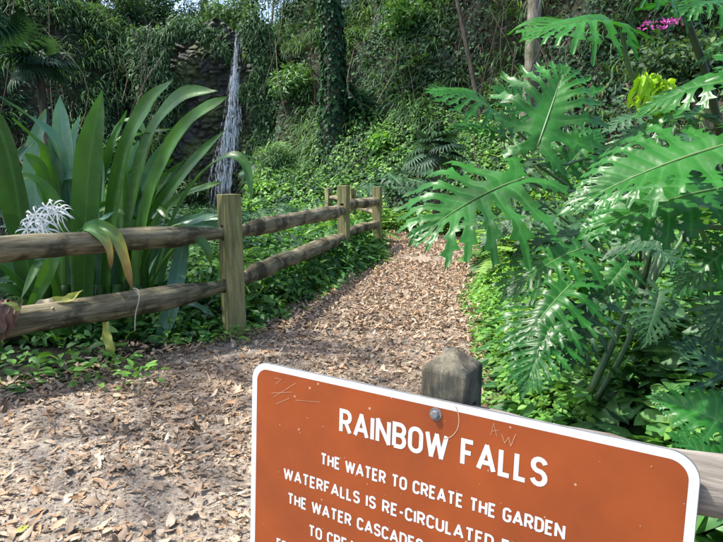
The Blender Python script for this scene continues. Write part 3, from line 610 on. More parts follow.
# ---------------------------------------------------------------- lobed philodendron leaves
def phil_tpl(seed, nl=9, ratio=.62, droop=.35, cup=.16, bend=.6, wav=.035, web=.19):
    """bipinnate leaf, midrib along +Y from 0 to 1, half width ratio"""
    g = np.random.default_rng(seed); V = []; F = []; W = []
    mid = lambda s: np.array([0., s ** .9 * .93])
    prof = np.interp(np.linspace(0, 1, nl), [0, .12, .4, .7, .88, 1], [.62, .9, 1, .78, .55, .34]) * ratio
    angs = np.radians(np.interp(np.linspace(0, 1, nl), [0, .15, .4, .7, 1], [130, 92, 64, 45, 20]))
    def dirv(a, s): return np.array([math.sin(a) * s, math.cos(a)])
    def d3(p, vein):
        x, y = p; r = abs(x)
        z = cup * r * (1 - r) - droop * r * r * 1.6 + wav * math.sin(7 * y + 9 * r + seed) * min(1, r * 5)
        z -= .012 * vein
        k = bend; yy = math.sin(k * y) / k + z * math.sin(k * y); zz = (math.cos(k * y) - 1) / k + z * math.cos(k * y)
        return (x, yy, zz)
    for s in (-1, 1):
        B = [mid(i / nl) for i in range(nl + 1)]
        bd = [dirv((angs[max(0, i - 1)] + angs[min(nl - 1, i)]) / 2, s) for i in range(nl + 1)]
        bd[0] = dirv(math.radians(160), s); bd[nl] = dirv(math.radians(8), s)
        bl = [web * (prof[max(0, i - 1)] + prof[min(nl - 1, i)]) / 2 * g.uniform(.7, 1.25) for i in range(nl + 1)]
        E_ = [B[i] + bd[i] * bl[i] for i in range(nl + 1)]
        for i in range(nl):
            L_ = prof[i] * g.uniform(.88, 1.12); a = angs[i] + g.normal() * .04
            m0 = (B[i] + B[i + 1]) / 2; e0 = (E_[i] + E_[i + 1]) / 2; rows = []
            for t in (0, .5, 1):
                l, r = B[i] + (E_[i] - B[i]) * t, B[i + 1] + (E_[i + 1] - B[i + 1]) * t; c = (l + r) / 2
                rows.append((l, (l + c) / 2, c, (r + c) / 2, r))
            w0 = np.linalg.norm(E_[i] - E_[i + 1]) / 2; rem = max(L_ - np.linalg.norm(e0 - m0), .12); c = e0.copy()
            NR = 15; tt = np.linspace(0, 1, NR)
            hw = np.interp(tt, [0, .1, .3, .55, .8, 1], [1, .62, .5, .62, .42, .03]) * max(w0, .03)
            tl_, tr_ = np.ones(NR), np.ones(NR); sl_, sr_ = np.zeros(NR), np.zeros(NR); o_ = int(g.integers(0, 2))
            for q in range(4 + o_, NR - 1, 4): tl_[q] = g.uniform(1.7, 2.5); tl_[q - 1] = 1.15; tl_[min(q + 1, NR - 1)] = .72; sl_[q] = .7
            for q in range(6 - o_, NR - 1, 4): tr_[q] = g.uniform(1.7, 2.5); tr_[q - 1] = 1.15; tr_[min(q + 1, NR - 1)] = .72; sr_[q] = .7
            ax0 = nrm(E_[i + 1] - E_[i])
            for q in range(1, NR):
                aa = a - (.34 * tt[q]); dv = dirv(aa, s); c = c + dv * rem / (NR - 1); pv = np.array([dv[1], -dv[0]]) * s * -1
                k = min(1, q / 4); pv = nrm(pv * k + ax0 * (1 - k)) if np.dot(pv, ax0) > 0 else pv
                l = c - pv * hw[q] * tl_[q] + dv * sl_[q] * rem / NR; r = c + pv * hw[q] * tr_[q] + dv * sr_[q] * rem / NR
                rows.append((l, (l + c) / 2, c, (r + c) / 2, r))
            b = len(V)
            for qi, row in enumerate(rows):
                for ji, p in enumerate(row):
                    v = 1. if ji == 2 and qi > 0 else (1. if qi == 0 else 0.)
                    V.append(d3(p, v if qi else 1.)); W.append(v if ji == 2 or qi == 0 else (.45 if ji in (1, 3) else 0.))
            for qi in range(len(rows) - 1):
                for j in range(4):
                    q4 = (b + qi * 5 + j, b + qi * 5 + j + 1, b + (qi + 1) * 5 + j + 1, b + (qi + 1) * 5 + j); F.append(q4 if s < 0 else q4[::-1])
    # terminal lobe
    b = len(V); t0 = mid(1); wr = [.035, .06, .05, .03, .003]
    E0 = t0
    for k, ww in enumerate(wr):
        y = .93 + .22 * k / 4
        for xx, vv in ((-ww, 0), (0, 1), (ww, 0)): V.append(d3((xx, y), vv)); W.append(vv)
    F += [(b + i * 3 + j, b + i * 3 + j + 1, b + (i + 1) * 3 + j + 1, b + (i + 1) * 3 + j) for i in range(4) for j in range(2)]
    return np.array(V), F, np.array(W)
def phil_leaf(root, base, tip, n, seed, half=.62, m='phil', pet=None, pm='petiole', pr=.011, name='leaf', label=None, rl=.5, **kw):
    base = np.asarray(base, float); tip = np.asarray(tip, float); L_ = np.linalg.norm(tip - base) / 1.12
    tv, tf, tw = phil_tpl(seed, ratio=half, **kw)
    e = tv[np.argmax(tv[:, 1])]                       # rotate so that the bent blade's tip meets the target
    a = math.atan2(-e[2], e[1]); ca, sa = math.cos(a), math.sin(a); L_ = np.linalg.norm(tip - base) / np.hypot(e[1], e[2])
    tv = np.stack([tv[:, 0], tv[:, 1] * ca - tv[:, 2] * sa, tv[:, 1] * sa + tv[:, 2] * ca], -1)
    R = frames(np.array([tip - base]), np.array([n]))
    mb = MB(); mb.inst((tv, tf, tw), [base], R, [L_], [rl]); o = mb.build(name, M[m], root)
    rim = MB(); cl = tv[[0]]                          # raised midrib on both sides
    ts = np.linspace(0, 1, 12); kb = kw.get('bend', .6)
    mr_ = np.stack([np.zeros(12), np.sin(kb * ts) / kb, (np.cos(kb * ts) - 1) / kb], -1)
    mr_ = np.stack([mr_[:, 0], mr_[:, 1] * ca - mr_[:, 2] * sa, mr_[:, 1] * sa + mr_[:, 2] * ca], -1) * L_ @ R[0].T + base - R[0][:, 2] * .004
    tube(rim, mr_, np.linspace(.006, .0014, 12) * L_ / .5, 6, .9); rr_ = rim.build('midrib', M['petiole'], root)
    rr_.parent = o; rr_.location = (0, 0, 0)
    if label: o['label'] = label
    if pet is not None:
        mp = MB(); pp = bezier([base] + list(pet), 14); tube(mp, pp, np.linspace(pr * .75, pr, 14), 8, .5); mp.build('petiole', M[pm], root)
    return o
def mid_phil(px, Y, h, nl, L_, label, seed, name='lobed_philodendron', m='phildark', grp='lobed philodendrons', face=0., xy=None, **kw):
    g = np.random.default_rng(seed); x = (px - 361.5) / FPX * Y; z0 = float(height(x, Y)); root = empty(name, (x, Y, z0), label, 'philodendron', grp)
    for k in range(nl):
        a = k * 2.4 + g.uniform(-.3, .3); el = g.uniform(.35, 1.2); d = np.array([math.cos(a) * math.cos(el), math.sin(a) * math.cos(el) - .15, math.sin(el)])
        j = np.array([x, Y, z0]) + d * h * g.uniform(.7, 1.1); o = nrm(np.array([d[0], d[1], 0]) + 1e-3); t = j + (o * .95 + np.array([0, 0, -.35 + g.uniform(-.2, .2)])) * L_
        phil_leaf(root, j, t, np.array([0, -.25, 1.]) + o * .3 + g.normal(size=3) * .15, seed * 20 + k, half=.55, m=m, pet=[(j + np.array([x, Y, z0])) / 2 + [0, 0, .1 * h], (x, Y, z0)], rl=float(g.random()), nl=7)
    return root
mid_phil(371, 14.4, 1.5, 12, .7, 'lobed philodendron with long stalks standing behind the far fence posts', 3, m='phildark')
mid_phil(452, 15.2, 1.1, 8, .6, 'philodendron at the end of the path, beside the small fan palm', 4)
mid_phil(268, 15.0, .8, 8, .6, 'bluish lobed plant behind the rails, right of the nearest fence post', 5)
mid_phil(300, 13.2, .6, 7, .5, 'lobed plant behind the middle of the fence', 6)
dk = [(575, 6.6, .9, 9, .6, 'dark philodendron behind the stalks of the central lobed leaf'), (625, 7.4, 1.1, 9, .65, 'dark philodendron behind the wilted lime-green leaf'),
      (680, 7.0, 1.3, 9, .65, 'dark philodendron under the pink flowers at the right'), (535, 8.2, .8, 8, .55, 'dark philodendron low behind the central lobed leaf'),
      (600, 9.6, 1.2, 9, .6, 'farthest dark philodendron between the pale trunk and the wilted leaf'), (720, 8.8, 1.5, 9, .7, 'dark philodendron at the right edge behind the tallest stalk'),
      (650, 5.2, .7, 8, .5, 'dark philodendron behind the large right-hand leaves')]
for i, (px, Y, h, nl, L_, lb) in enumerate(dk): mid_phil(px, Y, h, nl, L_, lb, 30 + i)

# near philodendrons, leaf by leaf
def pp(*a): return P(*a)
ph1 = empty('giant_philodendron', PZ(640, 395, .3), 'giant philodendron reaching over the path, its glossy lobed leaves lit at the centre', 'philodendron', 'giant philodendrons right of the path')
cr1 = P(640, 300, 2.75); cr0 = P(628, 350, 2.7)
phil_leaf(ph1, P(523, 178, 2.55), P(408, 246, 2.35), (.15, -.5, 1.), 101, half=.72, nl=8, pet=[P(560, 192, 2.75), P(620, 188, 3.0), P(690, 215, 3.0), cr1], rl=.75, droop=.25, bend=.5)
phil_leaf(ph1, P(537, 148, 2.7), P(566, 62, 2.95), (-.05, -.9, .5), 102, half=.68, nl=8, pet=[P(560, 165, 2.8), P(600, 160, 3.0), P(670, 205, 3.05), cr1], rl=.85, droop=.3, bend=.5)
phil_leaf(ph1, P(503, 118, 2.95), P(424, 92, 2.85), (.0, -.55, 1.), 103, half=.62, pet=[P(540, 150, 3.0), P(600, 185, 3.1), P(660, 220, 3.1), cr1], rl=.6, droop=.3, bend=.7)
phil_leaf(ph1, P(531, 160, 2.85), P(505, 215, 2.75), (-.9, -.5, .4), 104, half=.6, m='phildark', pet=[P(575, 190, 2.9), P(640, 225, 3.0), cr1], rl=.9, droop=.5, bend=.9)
phil_leaf(ph1, P(545, 128, 3.1), P(490, 85, 3.2), (-.1, -.6, 1.), 112, half=.55, pet=[P(580, 165, 3.1), P(640, 215, 3.1), cr1], rl=.35, bend=.5)
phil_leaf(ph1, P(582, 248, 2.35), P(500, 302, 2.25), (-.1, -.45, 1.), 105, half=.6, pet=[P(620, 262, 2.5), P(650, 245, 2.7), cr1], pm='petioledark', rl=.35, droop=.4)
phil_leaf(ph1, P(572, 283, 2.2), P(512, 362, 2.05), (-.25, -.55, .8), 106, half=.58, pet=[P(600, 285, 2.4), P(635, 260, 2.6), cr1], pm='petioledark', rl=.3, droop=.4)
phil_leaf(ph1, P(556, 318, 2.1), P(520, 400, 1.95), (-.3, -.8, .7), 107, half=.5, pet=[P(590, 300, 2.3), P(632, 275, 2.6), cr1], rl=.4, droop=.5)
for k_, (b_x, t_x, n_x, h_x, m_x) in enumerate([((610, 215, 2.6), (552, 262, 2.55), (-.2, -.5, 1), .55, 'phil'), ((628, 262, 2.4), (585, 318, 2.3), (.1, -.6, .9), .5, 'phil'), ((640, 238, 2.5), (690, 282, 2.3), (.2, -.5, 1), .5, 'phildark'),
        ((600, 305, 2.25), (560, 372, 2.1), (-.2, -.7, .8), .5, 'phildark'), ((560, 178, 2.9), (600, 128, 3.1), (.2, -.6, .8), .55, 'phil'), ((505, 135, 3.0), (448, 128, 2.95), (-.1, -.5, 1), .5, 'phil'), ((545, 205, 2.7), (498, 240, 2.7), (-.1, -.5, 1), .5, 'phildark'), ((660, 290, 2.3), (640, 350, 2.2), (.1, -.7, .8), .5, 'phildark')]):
    phil_leaf(ph1, P(*b_x), P(*t_x), n_x, 150 + k_, half=h_x, m=m_x, pet=[(P(*b_x) + cr1) / 2 + np.array([0, 0, .04]), cr1], rl=.2 + .09 * k_, pr=.008)
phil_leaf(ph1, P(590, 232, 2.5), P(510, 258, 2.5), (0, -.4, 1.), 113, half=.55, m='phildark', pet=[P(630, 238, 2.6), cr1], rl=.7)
mts = MB(); tube(mts, bezier([P(655, 232, 2.6), P(635, 290, 2.5), P(612, 345, 2.45), P(590, 392, 2.4)], 16), np.linspace(.012, .017, 16), 9, .1, rough=.05); mts.build('stem', M['petiole'], ph1)
mts = MB(); tube(mts, bezier([P(668, 238, 2.7), P(645, 300, 2.6), P(622, 355, 2.5), P(596, 400, 2.45)], 16), np.linspace(.010, .014, 16), 9, .0, rough=.05); mts.build('stem', M['petiole'], ph1)

ph2 = empty('giant_philodendron', PZ(760, 420, .35), 'giant philodendron at the right edge with the nearest broad leaves reaching in', 'philodendron', 'giant philodendrons right of the path')
c2 = P(790, 330, 1.75)
phil_leaf(ph2, P(738, 140, 1.55), P(555, 216, 1.62), (-.05, -.55, 1.), 121, half=.44, pet=[P(790, 180, 1.6), c2], rl=.7, nl=10, droop=.25, bend=.35, cup=.2, web=.36)
phil_leaf(ph2, P(735, 185, 1.72), P(575, 240, 1.68), (-.1, -.55, 1.), 122, half=.42, pet=[P(780, 220, 1.7), c2], rl=.55, nl=9, droop=.4, bend=.45, web=.5)
phil_leaf(ph2, P(742, 78, 1.7), P(632, 118, 1.85), (0, -.5, 1.), 123, half=.55, pet=[P(790, 150, 1.7), c2], rl=.6, droop=.3, web=.45)
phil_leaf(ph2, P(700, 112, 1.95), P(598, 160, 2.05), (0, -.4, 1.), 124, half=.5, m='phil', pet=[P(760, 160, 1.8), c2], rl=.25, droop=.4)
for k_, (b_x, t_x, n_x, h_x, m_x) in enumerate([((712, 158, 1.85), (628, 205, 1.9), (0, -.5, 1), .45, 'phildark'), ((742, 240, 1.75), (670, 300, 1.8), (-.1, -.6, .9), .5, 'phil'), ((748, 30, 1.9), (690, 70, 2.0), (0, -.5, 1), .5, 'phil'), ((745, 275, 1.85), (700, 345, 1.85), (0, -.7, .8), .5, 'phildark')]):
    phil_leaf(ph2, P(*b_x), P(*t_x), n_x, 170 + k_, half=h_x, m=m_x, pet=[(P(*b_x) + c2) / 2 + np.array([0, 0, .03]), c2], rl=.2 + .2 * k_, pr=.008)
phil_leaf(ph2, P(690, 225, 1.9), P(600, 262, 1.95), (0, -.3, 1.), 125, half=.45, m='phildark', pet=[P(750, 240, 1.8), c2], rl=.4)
phil_leaf(ph2, P(800, 110, 1.5), P(712, 55, 1.75), (0, -.7, .9), 126, half=.5, pet=[P(820, 200, 1.6), c2], rl=.5)

ph3 = empty('giant_philodendron', (1.9, 2.6, height(1.9, 2.6)), 'tall philodendron on two high stalks whose leaf fills the top right', 'philodendron', 'giant philodendrons right of the path')
phil_leaf(ph3, P(622, 26, 2.1), P(517, 40, 2.0), (-.1, -.55, 1.), 131, half=.66, pet=[P(628, 65, 2.1), P(648, 105, 2.15), P(668, 140, 2.2), P(705, 240, 2.3), (1.9, 2.6, .2)], rl=.8, droop=.4, bend=.7)
phil_leaf(ph3, P(684, 12, 1.95), P(600, -8, 1.9), (-.1, -.5, 1.), 132, half=.62, pet=[P(696, 45, 1.98), P(708, 82, 2.0), P(725, 160, 2.1), (1.9, 2.6, .2)], pm='petioledark', pr=.014, rl=.4, droop=.5, bend=.9)
phil_leaf(ph3, P(735, 2, 1.9), P(668, 18, 1.85), (-.1, -.5, 1.), 133, half=.6, pet=[P(760, 60, 1.9), P(770, 160, 2.1), (1.9, 2.6, .2)], rl=.5, droop=.5)
# wilted lime leaf, folded over its stalk
mw = MB(); g = np.random.default_rng(5)
for k in range(52):
    f_ = g.random(); top_ = P(640 + 32 * f_ + g.normal() * 2, 76 + 10 * f_ + g.normal() * 2.5, 2.08 + g.normal() * .03); a = g.uniform(0, 6.28); o_ = np.array([math.cos(a), math.sin(a), 0]) * g.uniform(.008, .03); l_ = g.uniform(.05, .12)
    c_ = bezier([top_ - o_ * .6 + [0, 0, -.012], top_ + [0, 0, .004], top_ + o_ + [0, 0, -l_ * .35], top_ + o_ * 1.5 + np.array([g.normal() * .01, g.normal() * .01, -l_ * .75]), top_ + o_ * 1.2 + np.array([g.normal() * .018, g.normal() * .01, -l_])], 12)
    sv = nrm(np.array([-o_[1], o_[0], g.normal() * .01])); ww = np.interp(np.linspace(0, 1, 12), [0, .3, .6, .85, 1], [.008, .012, .014, .009, .001]) * g.uniform(.7, 1.3) * (1 + .35 * np.sin(np.arange(12) * 2.3 + g.uniform(0, 6)))
    nv_ = nrm(o_) ; V = np.stack([c_ - sv * ww[:, None] + nv_ * ww[:, None] * .7, c_, c_ + sv * ww[:, None] + nv_ * ww[:, None] * .7], 1).reshape(-1, 3)
    mw.add(V, [(3 * i + j, 3 * i + j + 1, 3 * i + j + 4, 3 * i + j + 3) for i in range(11) for j in range(2)], float(g.random()))
wl_ = mw.build('wilted_leaf', M['lime'], ph3); wl_['label'] = 'wilted lime-green leaf drooping in folds over a stalk'

ph4 = empty('giant_philodendron', (1.75, 1.6, height(1.75, 1.6)), 'low philodendron beside the sign corner with one broad glossy leaf', 'philodendron', 'giant philodendrons right of the path')
c4 = np.array([1.75, 1.6, float(height(1.75, 1.6)) + .1])
phil_leaf(ph4, P(745, 432, 1.5), P(645, 396, 1.62), (-.1, -.8, .8), 141, half=.42, pet=[c4], rl=.5, nl=8, web=.6, droop=.3, bend=.5)
phil_leaf(ph4, P(735, 480, 1.45), P(665, 432, 1.5), (0, -.7, .8), 142, half=.45, pet=[c4], rl=.3, nl=8, web=.5)
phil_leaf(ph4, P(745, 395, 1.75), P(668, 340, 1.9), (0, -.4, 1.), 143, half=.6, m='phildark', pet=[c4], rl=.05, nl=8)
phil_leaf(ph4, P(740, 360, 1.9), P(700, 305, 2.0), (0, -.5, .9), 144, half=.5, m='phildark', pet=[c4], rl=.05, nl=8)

# ---------------------------------------------------------------- pink-flowered shrub
fs = bush('flowering_shrub', 668, 10.5, .9, .8, 2600, .12, M['canopy'], 'shrub with magenta-pink blossoms in the upper right background', T_oval, None, 'shrub', zoff=1.15)
for px, py in ((650, 24), (670, 21), (676, 18), (664, 23)):
    mf = MB(); c = P(px, py, 9.75); n = 16
    mf.inst(T_oval2, c + RNG.normal(size=(n, 3)) * np.array([.07, .05, .04]), frames(rdir(n), rdir(n, .5)), .05 + .05 * RNG.random(n), RNG.random(n)); mf.build('flower', M['pink'], fs)

# ---------------------------------------------------------------- ferns
def fern(px, Y, n, L_, label, m='fern', seed=0, grp='ferns', z=None):
    g = np.random.default_rng(seed + 50); x = (px - 361.5) / FPX * Y; z0 = float(height(x, Y)); root = empty('fern', (x, Y, z0), label, 'fern', grp)
    for k in range(n):
        a = k * 2.4 + g.uniform(-.3, .3); el = g.uniform(.5, 1.1); d = np.array([[math.cos(a) * math.cos(el), math.sin(a) * math.cos(el), math.sin(el)]])
        mb = MB(); mb.inst(T_fern(16, g.uniform(.9, 1.5), .2), [(x, Y, z0)], frames(d, np.array([[-math.cos(a) * .6, -math.sin(a) * .6, 1.]])), [L_ * g.uniform(.8, 1.15)], [g.random()]); mb.build('frond', M[m], root)
    return root
fern(540, 6.6, 15, 1.15, 'pale yellow-green fern beside the path under the central lobed leaf', 'yfern', 1)
fern(566, 5.6, 12, .95, 'smaller yellow-green fern right of the pale fern', 'yfern', 2)
fern(347, 11.9, 11, 1.1, 'bright fern showing between the far fence posts', 'yfern', 3)
fern(512, 8.0, 13, .95, 'green fern at the foot of the bank beyond the pale stone', 'fern', 4)
for i, (px, Y, L_, lb) in enumerate([(300, 18.6, .9, 'fern left of the foot of the thick ivy trunk'), (392, 18.2, .9, 'fern right of the foot of the thick ivy trunk'), (282, 21, 1.0, 'fern on the ledge between the waterfall and the ivy trunk'),
        (410, 20.5, 1.0, 'fern high on the slope below the vine-hung trunk'), (245, 19.4, .8, 'fern near the foot of the waterfall, right side'), (455, 17, .9, 'fern on the slope beneath the leaning bare stem'),
        (150, 18.5, 1.0, 'fern on the left slope behind the lily tips'), (185, 20.5, 1., 'fern left of the waterfall wall'), (318, 15.2, .8, 'fern in the bright growth behind the second fence post'),
        (560, 12, .9, 'fern on the dark bank under the pale trunk'), (228, 11.5, .8, 'fern behind the nearest fence post')]):
    fern(px, Y, 11, L_, lb, 'fern', 10 + i)

# ---------------------------------------------------------------- ground plants along the path
def dens_left(x, y):
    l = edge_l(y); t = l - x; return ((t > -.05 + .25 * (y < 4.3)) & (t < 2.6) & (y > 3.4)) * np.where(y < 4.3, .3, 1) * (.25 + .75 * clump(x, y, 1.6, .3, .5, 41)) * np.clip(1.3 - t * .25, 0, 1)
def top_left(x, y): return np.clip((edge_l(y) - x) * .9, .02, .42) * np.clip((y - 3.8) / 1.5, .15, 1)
def cover(mb, tpl, xy, hfun, s0, s1, up=.4, rl=0., rh=1., nlow=.0):
    n = len(xy); x, y = xy[:, 0], xy[:, 1]; hh = hfun(x, y); h = hh * (nlow + (1 - nlow) * RNG.random(n) ** .7)
    d = RNG.normal(size=(n, 3)); d[:, 2] = -.15 + up * (RNG.random(n) - .3); s = s0 + (s1 - s0) * RNG.random(n)
    cl = fbm(x * 2.5 + 3, y * 2.5)
    mb.inst(tpl, np.stack([x, y, height(x, y) + h], -1), frames(d, np.array([0, 0, 1.]) + RNG.normal(size=(n, 3)) * .35), s, np.clip(rl + (rh - rl) * (.75 * RNG.random(n) ** 1.2 + (cl - .45) * .9), 0, 1))
mb = MB(); cover(mb, T_oval, rand_xy(15500, -3.5, 1.5, 3.4, 16, dens_left), top_left, .05, .12)
cover(mb, T_lance, rand_xy(6000, -3.5, 1.5, 4.2, 16, dens_left), lambda x, y: top_left(x, y) * 1.15, .1, .22, up=1.4)
cover(mb, T_hrt, rand_xy(4400, -3.5, 1.5, 3.4, 16, dens_left), top_left, .05, .1)
tag(mb.build('fence_undergrowth', M['cover']), 'lush green undergrowth along the foot of the split rail fence', 'undergrowth', kind='stuff')
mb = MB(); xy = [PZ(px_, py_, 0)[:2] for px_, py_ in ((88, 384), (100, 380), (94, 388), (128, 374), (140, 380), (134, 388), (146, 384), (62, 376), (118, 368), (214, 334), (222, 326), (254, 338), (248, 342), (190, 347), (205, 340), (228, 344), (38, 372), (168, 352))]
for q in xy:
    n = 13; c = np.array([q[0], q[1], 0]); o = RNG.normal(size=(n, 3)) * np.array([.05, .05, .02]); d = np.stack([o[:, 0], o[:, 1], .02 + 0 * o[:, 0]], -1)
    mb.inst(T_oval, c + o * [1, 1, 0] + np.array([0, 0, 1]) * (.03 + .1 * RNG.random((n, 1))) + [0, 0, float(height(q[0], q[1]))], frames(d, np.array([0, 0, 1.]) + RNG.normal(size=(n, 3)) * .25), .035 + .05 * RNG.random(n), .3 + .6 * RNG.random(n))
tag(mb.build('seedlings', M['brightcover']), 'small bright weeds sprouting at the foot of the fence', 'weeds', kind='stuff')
# back of the ravine floor, left of the fence
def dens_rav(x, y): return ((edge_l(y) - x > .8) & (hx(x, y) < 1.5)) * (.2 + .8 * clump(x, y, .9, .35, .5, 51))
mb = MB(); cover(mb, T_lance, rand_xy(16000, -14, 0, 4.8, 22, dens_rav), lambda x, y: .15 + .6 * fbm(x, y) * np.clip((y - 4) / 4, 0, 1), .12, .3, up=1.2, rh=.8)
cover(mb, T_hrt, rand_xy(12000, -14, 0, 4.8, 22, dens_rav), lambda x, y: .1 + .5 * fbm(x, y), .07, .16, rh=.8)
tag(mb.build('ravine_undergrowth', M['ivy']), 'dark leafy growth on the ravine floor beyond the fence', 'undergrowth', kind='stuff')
# bright trailing cover right of the path
def dens_rt(x, y):
    t = x - edge_r(y); return ((t > -.08) & (t < 1.7) & (y > 2.4) & (y < 12)) * (.35 + .65 * clump(x, y, 2.2, .3, .45, 61))
def top_rt(x, y): return np.clip((x - edge_r(y)) * 1.0, .03, .34)
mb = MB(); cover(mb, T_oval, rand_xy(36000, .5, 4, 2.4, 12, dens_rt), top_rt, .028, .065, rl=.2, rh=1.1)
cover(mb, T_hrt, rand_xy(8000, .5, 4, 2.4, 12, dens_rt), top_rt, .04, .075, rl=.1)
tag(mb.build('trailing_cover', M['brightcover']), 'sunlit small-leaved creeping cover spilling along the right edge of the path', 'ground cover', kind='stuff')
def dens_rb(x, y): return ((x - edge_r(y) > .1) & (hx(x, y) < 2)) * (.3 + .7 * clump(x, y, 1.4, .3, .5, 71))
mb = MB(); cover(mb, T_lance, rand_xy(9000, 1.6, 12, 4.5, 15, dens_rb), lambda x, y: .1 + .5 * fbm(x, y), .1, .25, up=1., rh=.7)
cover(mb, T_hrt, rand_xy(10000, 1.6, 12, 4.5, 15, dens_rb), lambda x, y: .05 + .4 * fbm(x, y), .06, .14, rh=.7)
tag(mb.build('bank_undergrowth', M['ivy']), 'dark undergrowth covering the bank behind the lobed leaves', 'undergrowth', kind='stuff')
# arrow-leaved cover in the right foreground
def dens_ar(x, y): return ((x > .55) & (y > 1.0) & (y < 5.0) & (x - edge_r(y) > .05)) * (.45 + .55 * clump(x, y, 1.8, .35, .5, 81)) * np.clip(1.35 - .25 * (y - 1), 0, 1)
mb = MB(); xy = rand_xy(6600, .5, 4.2, 1.0, 5.0, dens_ar)
cover(mb, T_hrt, xy, lambda x, y: np.clip((x - edge_r(y)) * .6, .05, .4), .06, .135, up=.5)
cover(mb, T_lance, rand_xy(900, .9, 4.2, 1.0, 5.0, dens_ar), lambda x, y: np.clip((x - edge_r(y)) * .5, .05, .3), .1, .2, up=1.)
st = MB()
for q in xy[::4]:
    if q[0] - edge_r(q[1]) < .4: continue
    z = float(height(q[0], q[1])); tube(st, [(q[0], q[1], z), (q[0] + RNG.normal() * .03, q[1] + RNG.normal() * .03, z + .17)], .003, 4, .4, cap=False)
tag(mb.build('arrow_leaf_cover', M['arrow']), 'glossy arrow-shaped leaves crowding the bank behind the sign', 'ground cover', kind='stuff')
tag(st.build('cover_stems', M['petioledark']), 'thin dark stems under the arrow-shaped leaves', 'stems', kind='stuff')
# brown leaf rubbish on the right bank
mb = MB(); n = 2600; xy = rand_xy(n, 1.0, 6, 1, 8, lambda x, y: (x - edge_r(y) > 0) * 1.)
for k in range(4):
    q = xy[k::4]; m_ = len(q); mb.inst(T_dry[k], np.stack([q[:, 0], q[:, 1], height(q[:, 0], q[:, 1]) + .012], -1), frames(rdir(m_) * [1, 1, .3], rdir(m_, 1.5)), .05 + .06 * RNG.random(m_), RNG.random(m_))
tag(mb.build('bank_litter', M['litter']), 'dry brown leaves scattered on the right bank under the plants', 'leaf litter', kind='stuff')

# ================================================================ FENCE
def post(root, c, yaw, h, s=.145, mname='post', slots=((.355, .475), (.785, .905)), point=False, name='post'):
    """square post with two mortised slots along its local x axis; origin at the foot"""
    mb = MB(); a = s / 2; b = s * .2
    zz = [-.3]
    for s0, s1 in slots: zz += [s0, s1]
    zz.append(h); yy = [-a, -b, b, a]; nz = len(zz)
    vid = {}
    Vv = []
    for xi, x in enumerate((-a, a)):
        for yi, y in enumerate(yy):
            for zi, z in enumerate(zz): vid[xi, yi, zi] = len(Vv); Vv.append((x, y, z))
    F = []
    for zi in range(nz - 1):
        for yi in range(3):
            if not (zi % 2 == 1 and yi == 1):
                F.append((vid[0, yi, zi], vid[0, yi, zi + 1], vid[0, yi + 1, zi + 1], vid[0, yi + 1, zi])); F.append((vid[1, yi, zi], vid[1, yi + 1, zi], vid[1, yi + 1, zi + 1], vid[1, yi, zi + 1]))
        F.append((vid[0, 0, zi], vid[1, 0, zi], vid[1, 0, zi + 1], vid[0, 0, zi + 1])); F.append((vid[0, 3, zi], vid[0, 3, zi + 1], vid[1, 3, zi + 1], vid[1, 3, zi]))
        if zi % 2 == 1:
            F.append((vid[0, 1, zi], vid[0, 1, zi + 1], vid[1, 1, zi + 1], vid[1, 1, zi])); F.append((vid[0, 2, zi], vid[1, 2, zi], vid[1, 2, zi + 1], vid[0, 2, zi + 1]))
            F.append((vid[0, 1, zi], vid[1, 1, zi], vid[1, 2, zi], vid[0, 2, zi])); F.append((vid[0, 1, zi + 1], vid[0, 2, zi + 1], vid[1, 2, zi + 1], vid[1, 1, zi + 1]))
    t = nz - 1
    if not point:
        for yi in range(3): F.append((vid[0, yi, t], vid[1, yi, t], vid[1, yi + 1, t], vid[0, yi + 1, t]))
    else:
        Vv.append((0, 0, h + point)); k = len(Vv) - 1; rg = [vid[0, 0, t], vid[1, 0, t], vid[1, 1, t], vid[1, 2, t], vid[1, 3, t], vid[0, 3, t], vid[0, 2, t], vid[0, 1, t]]
        F += [(rg[i], rg[(i + 1) % 8], k) for i in range(8)]
    mb.add(Vv, F)
    o = mb.build(name, M[mname], root, smooth=False, rel=False)
    bm_ = o.modifiers.new('bevel', 'BEVEL'); bm_.width = .005; bm_.segments = 2; bm_.limit_method = 'ANGLE'; bm_.angle_limit = rad(35 if not point else 20)
    o.location = Vector([float(v) for v in (np.array(c) - np.array(root.location))]); o.rotation_euler = (random.uniform(-.012, .012), random.uniform(-.012, .012), yaw)
    return o
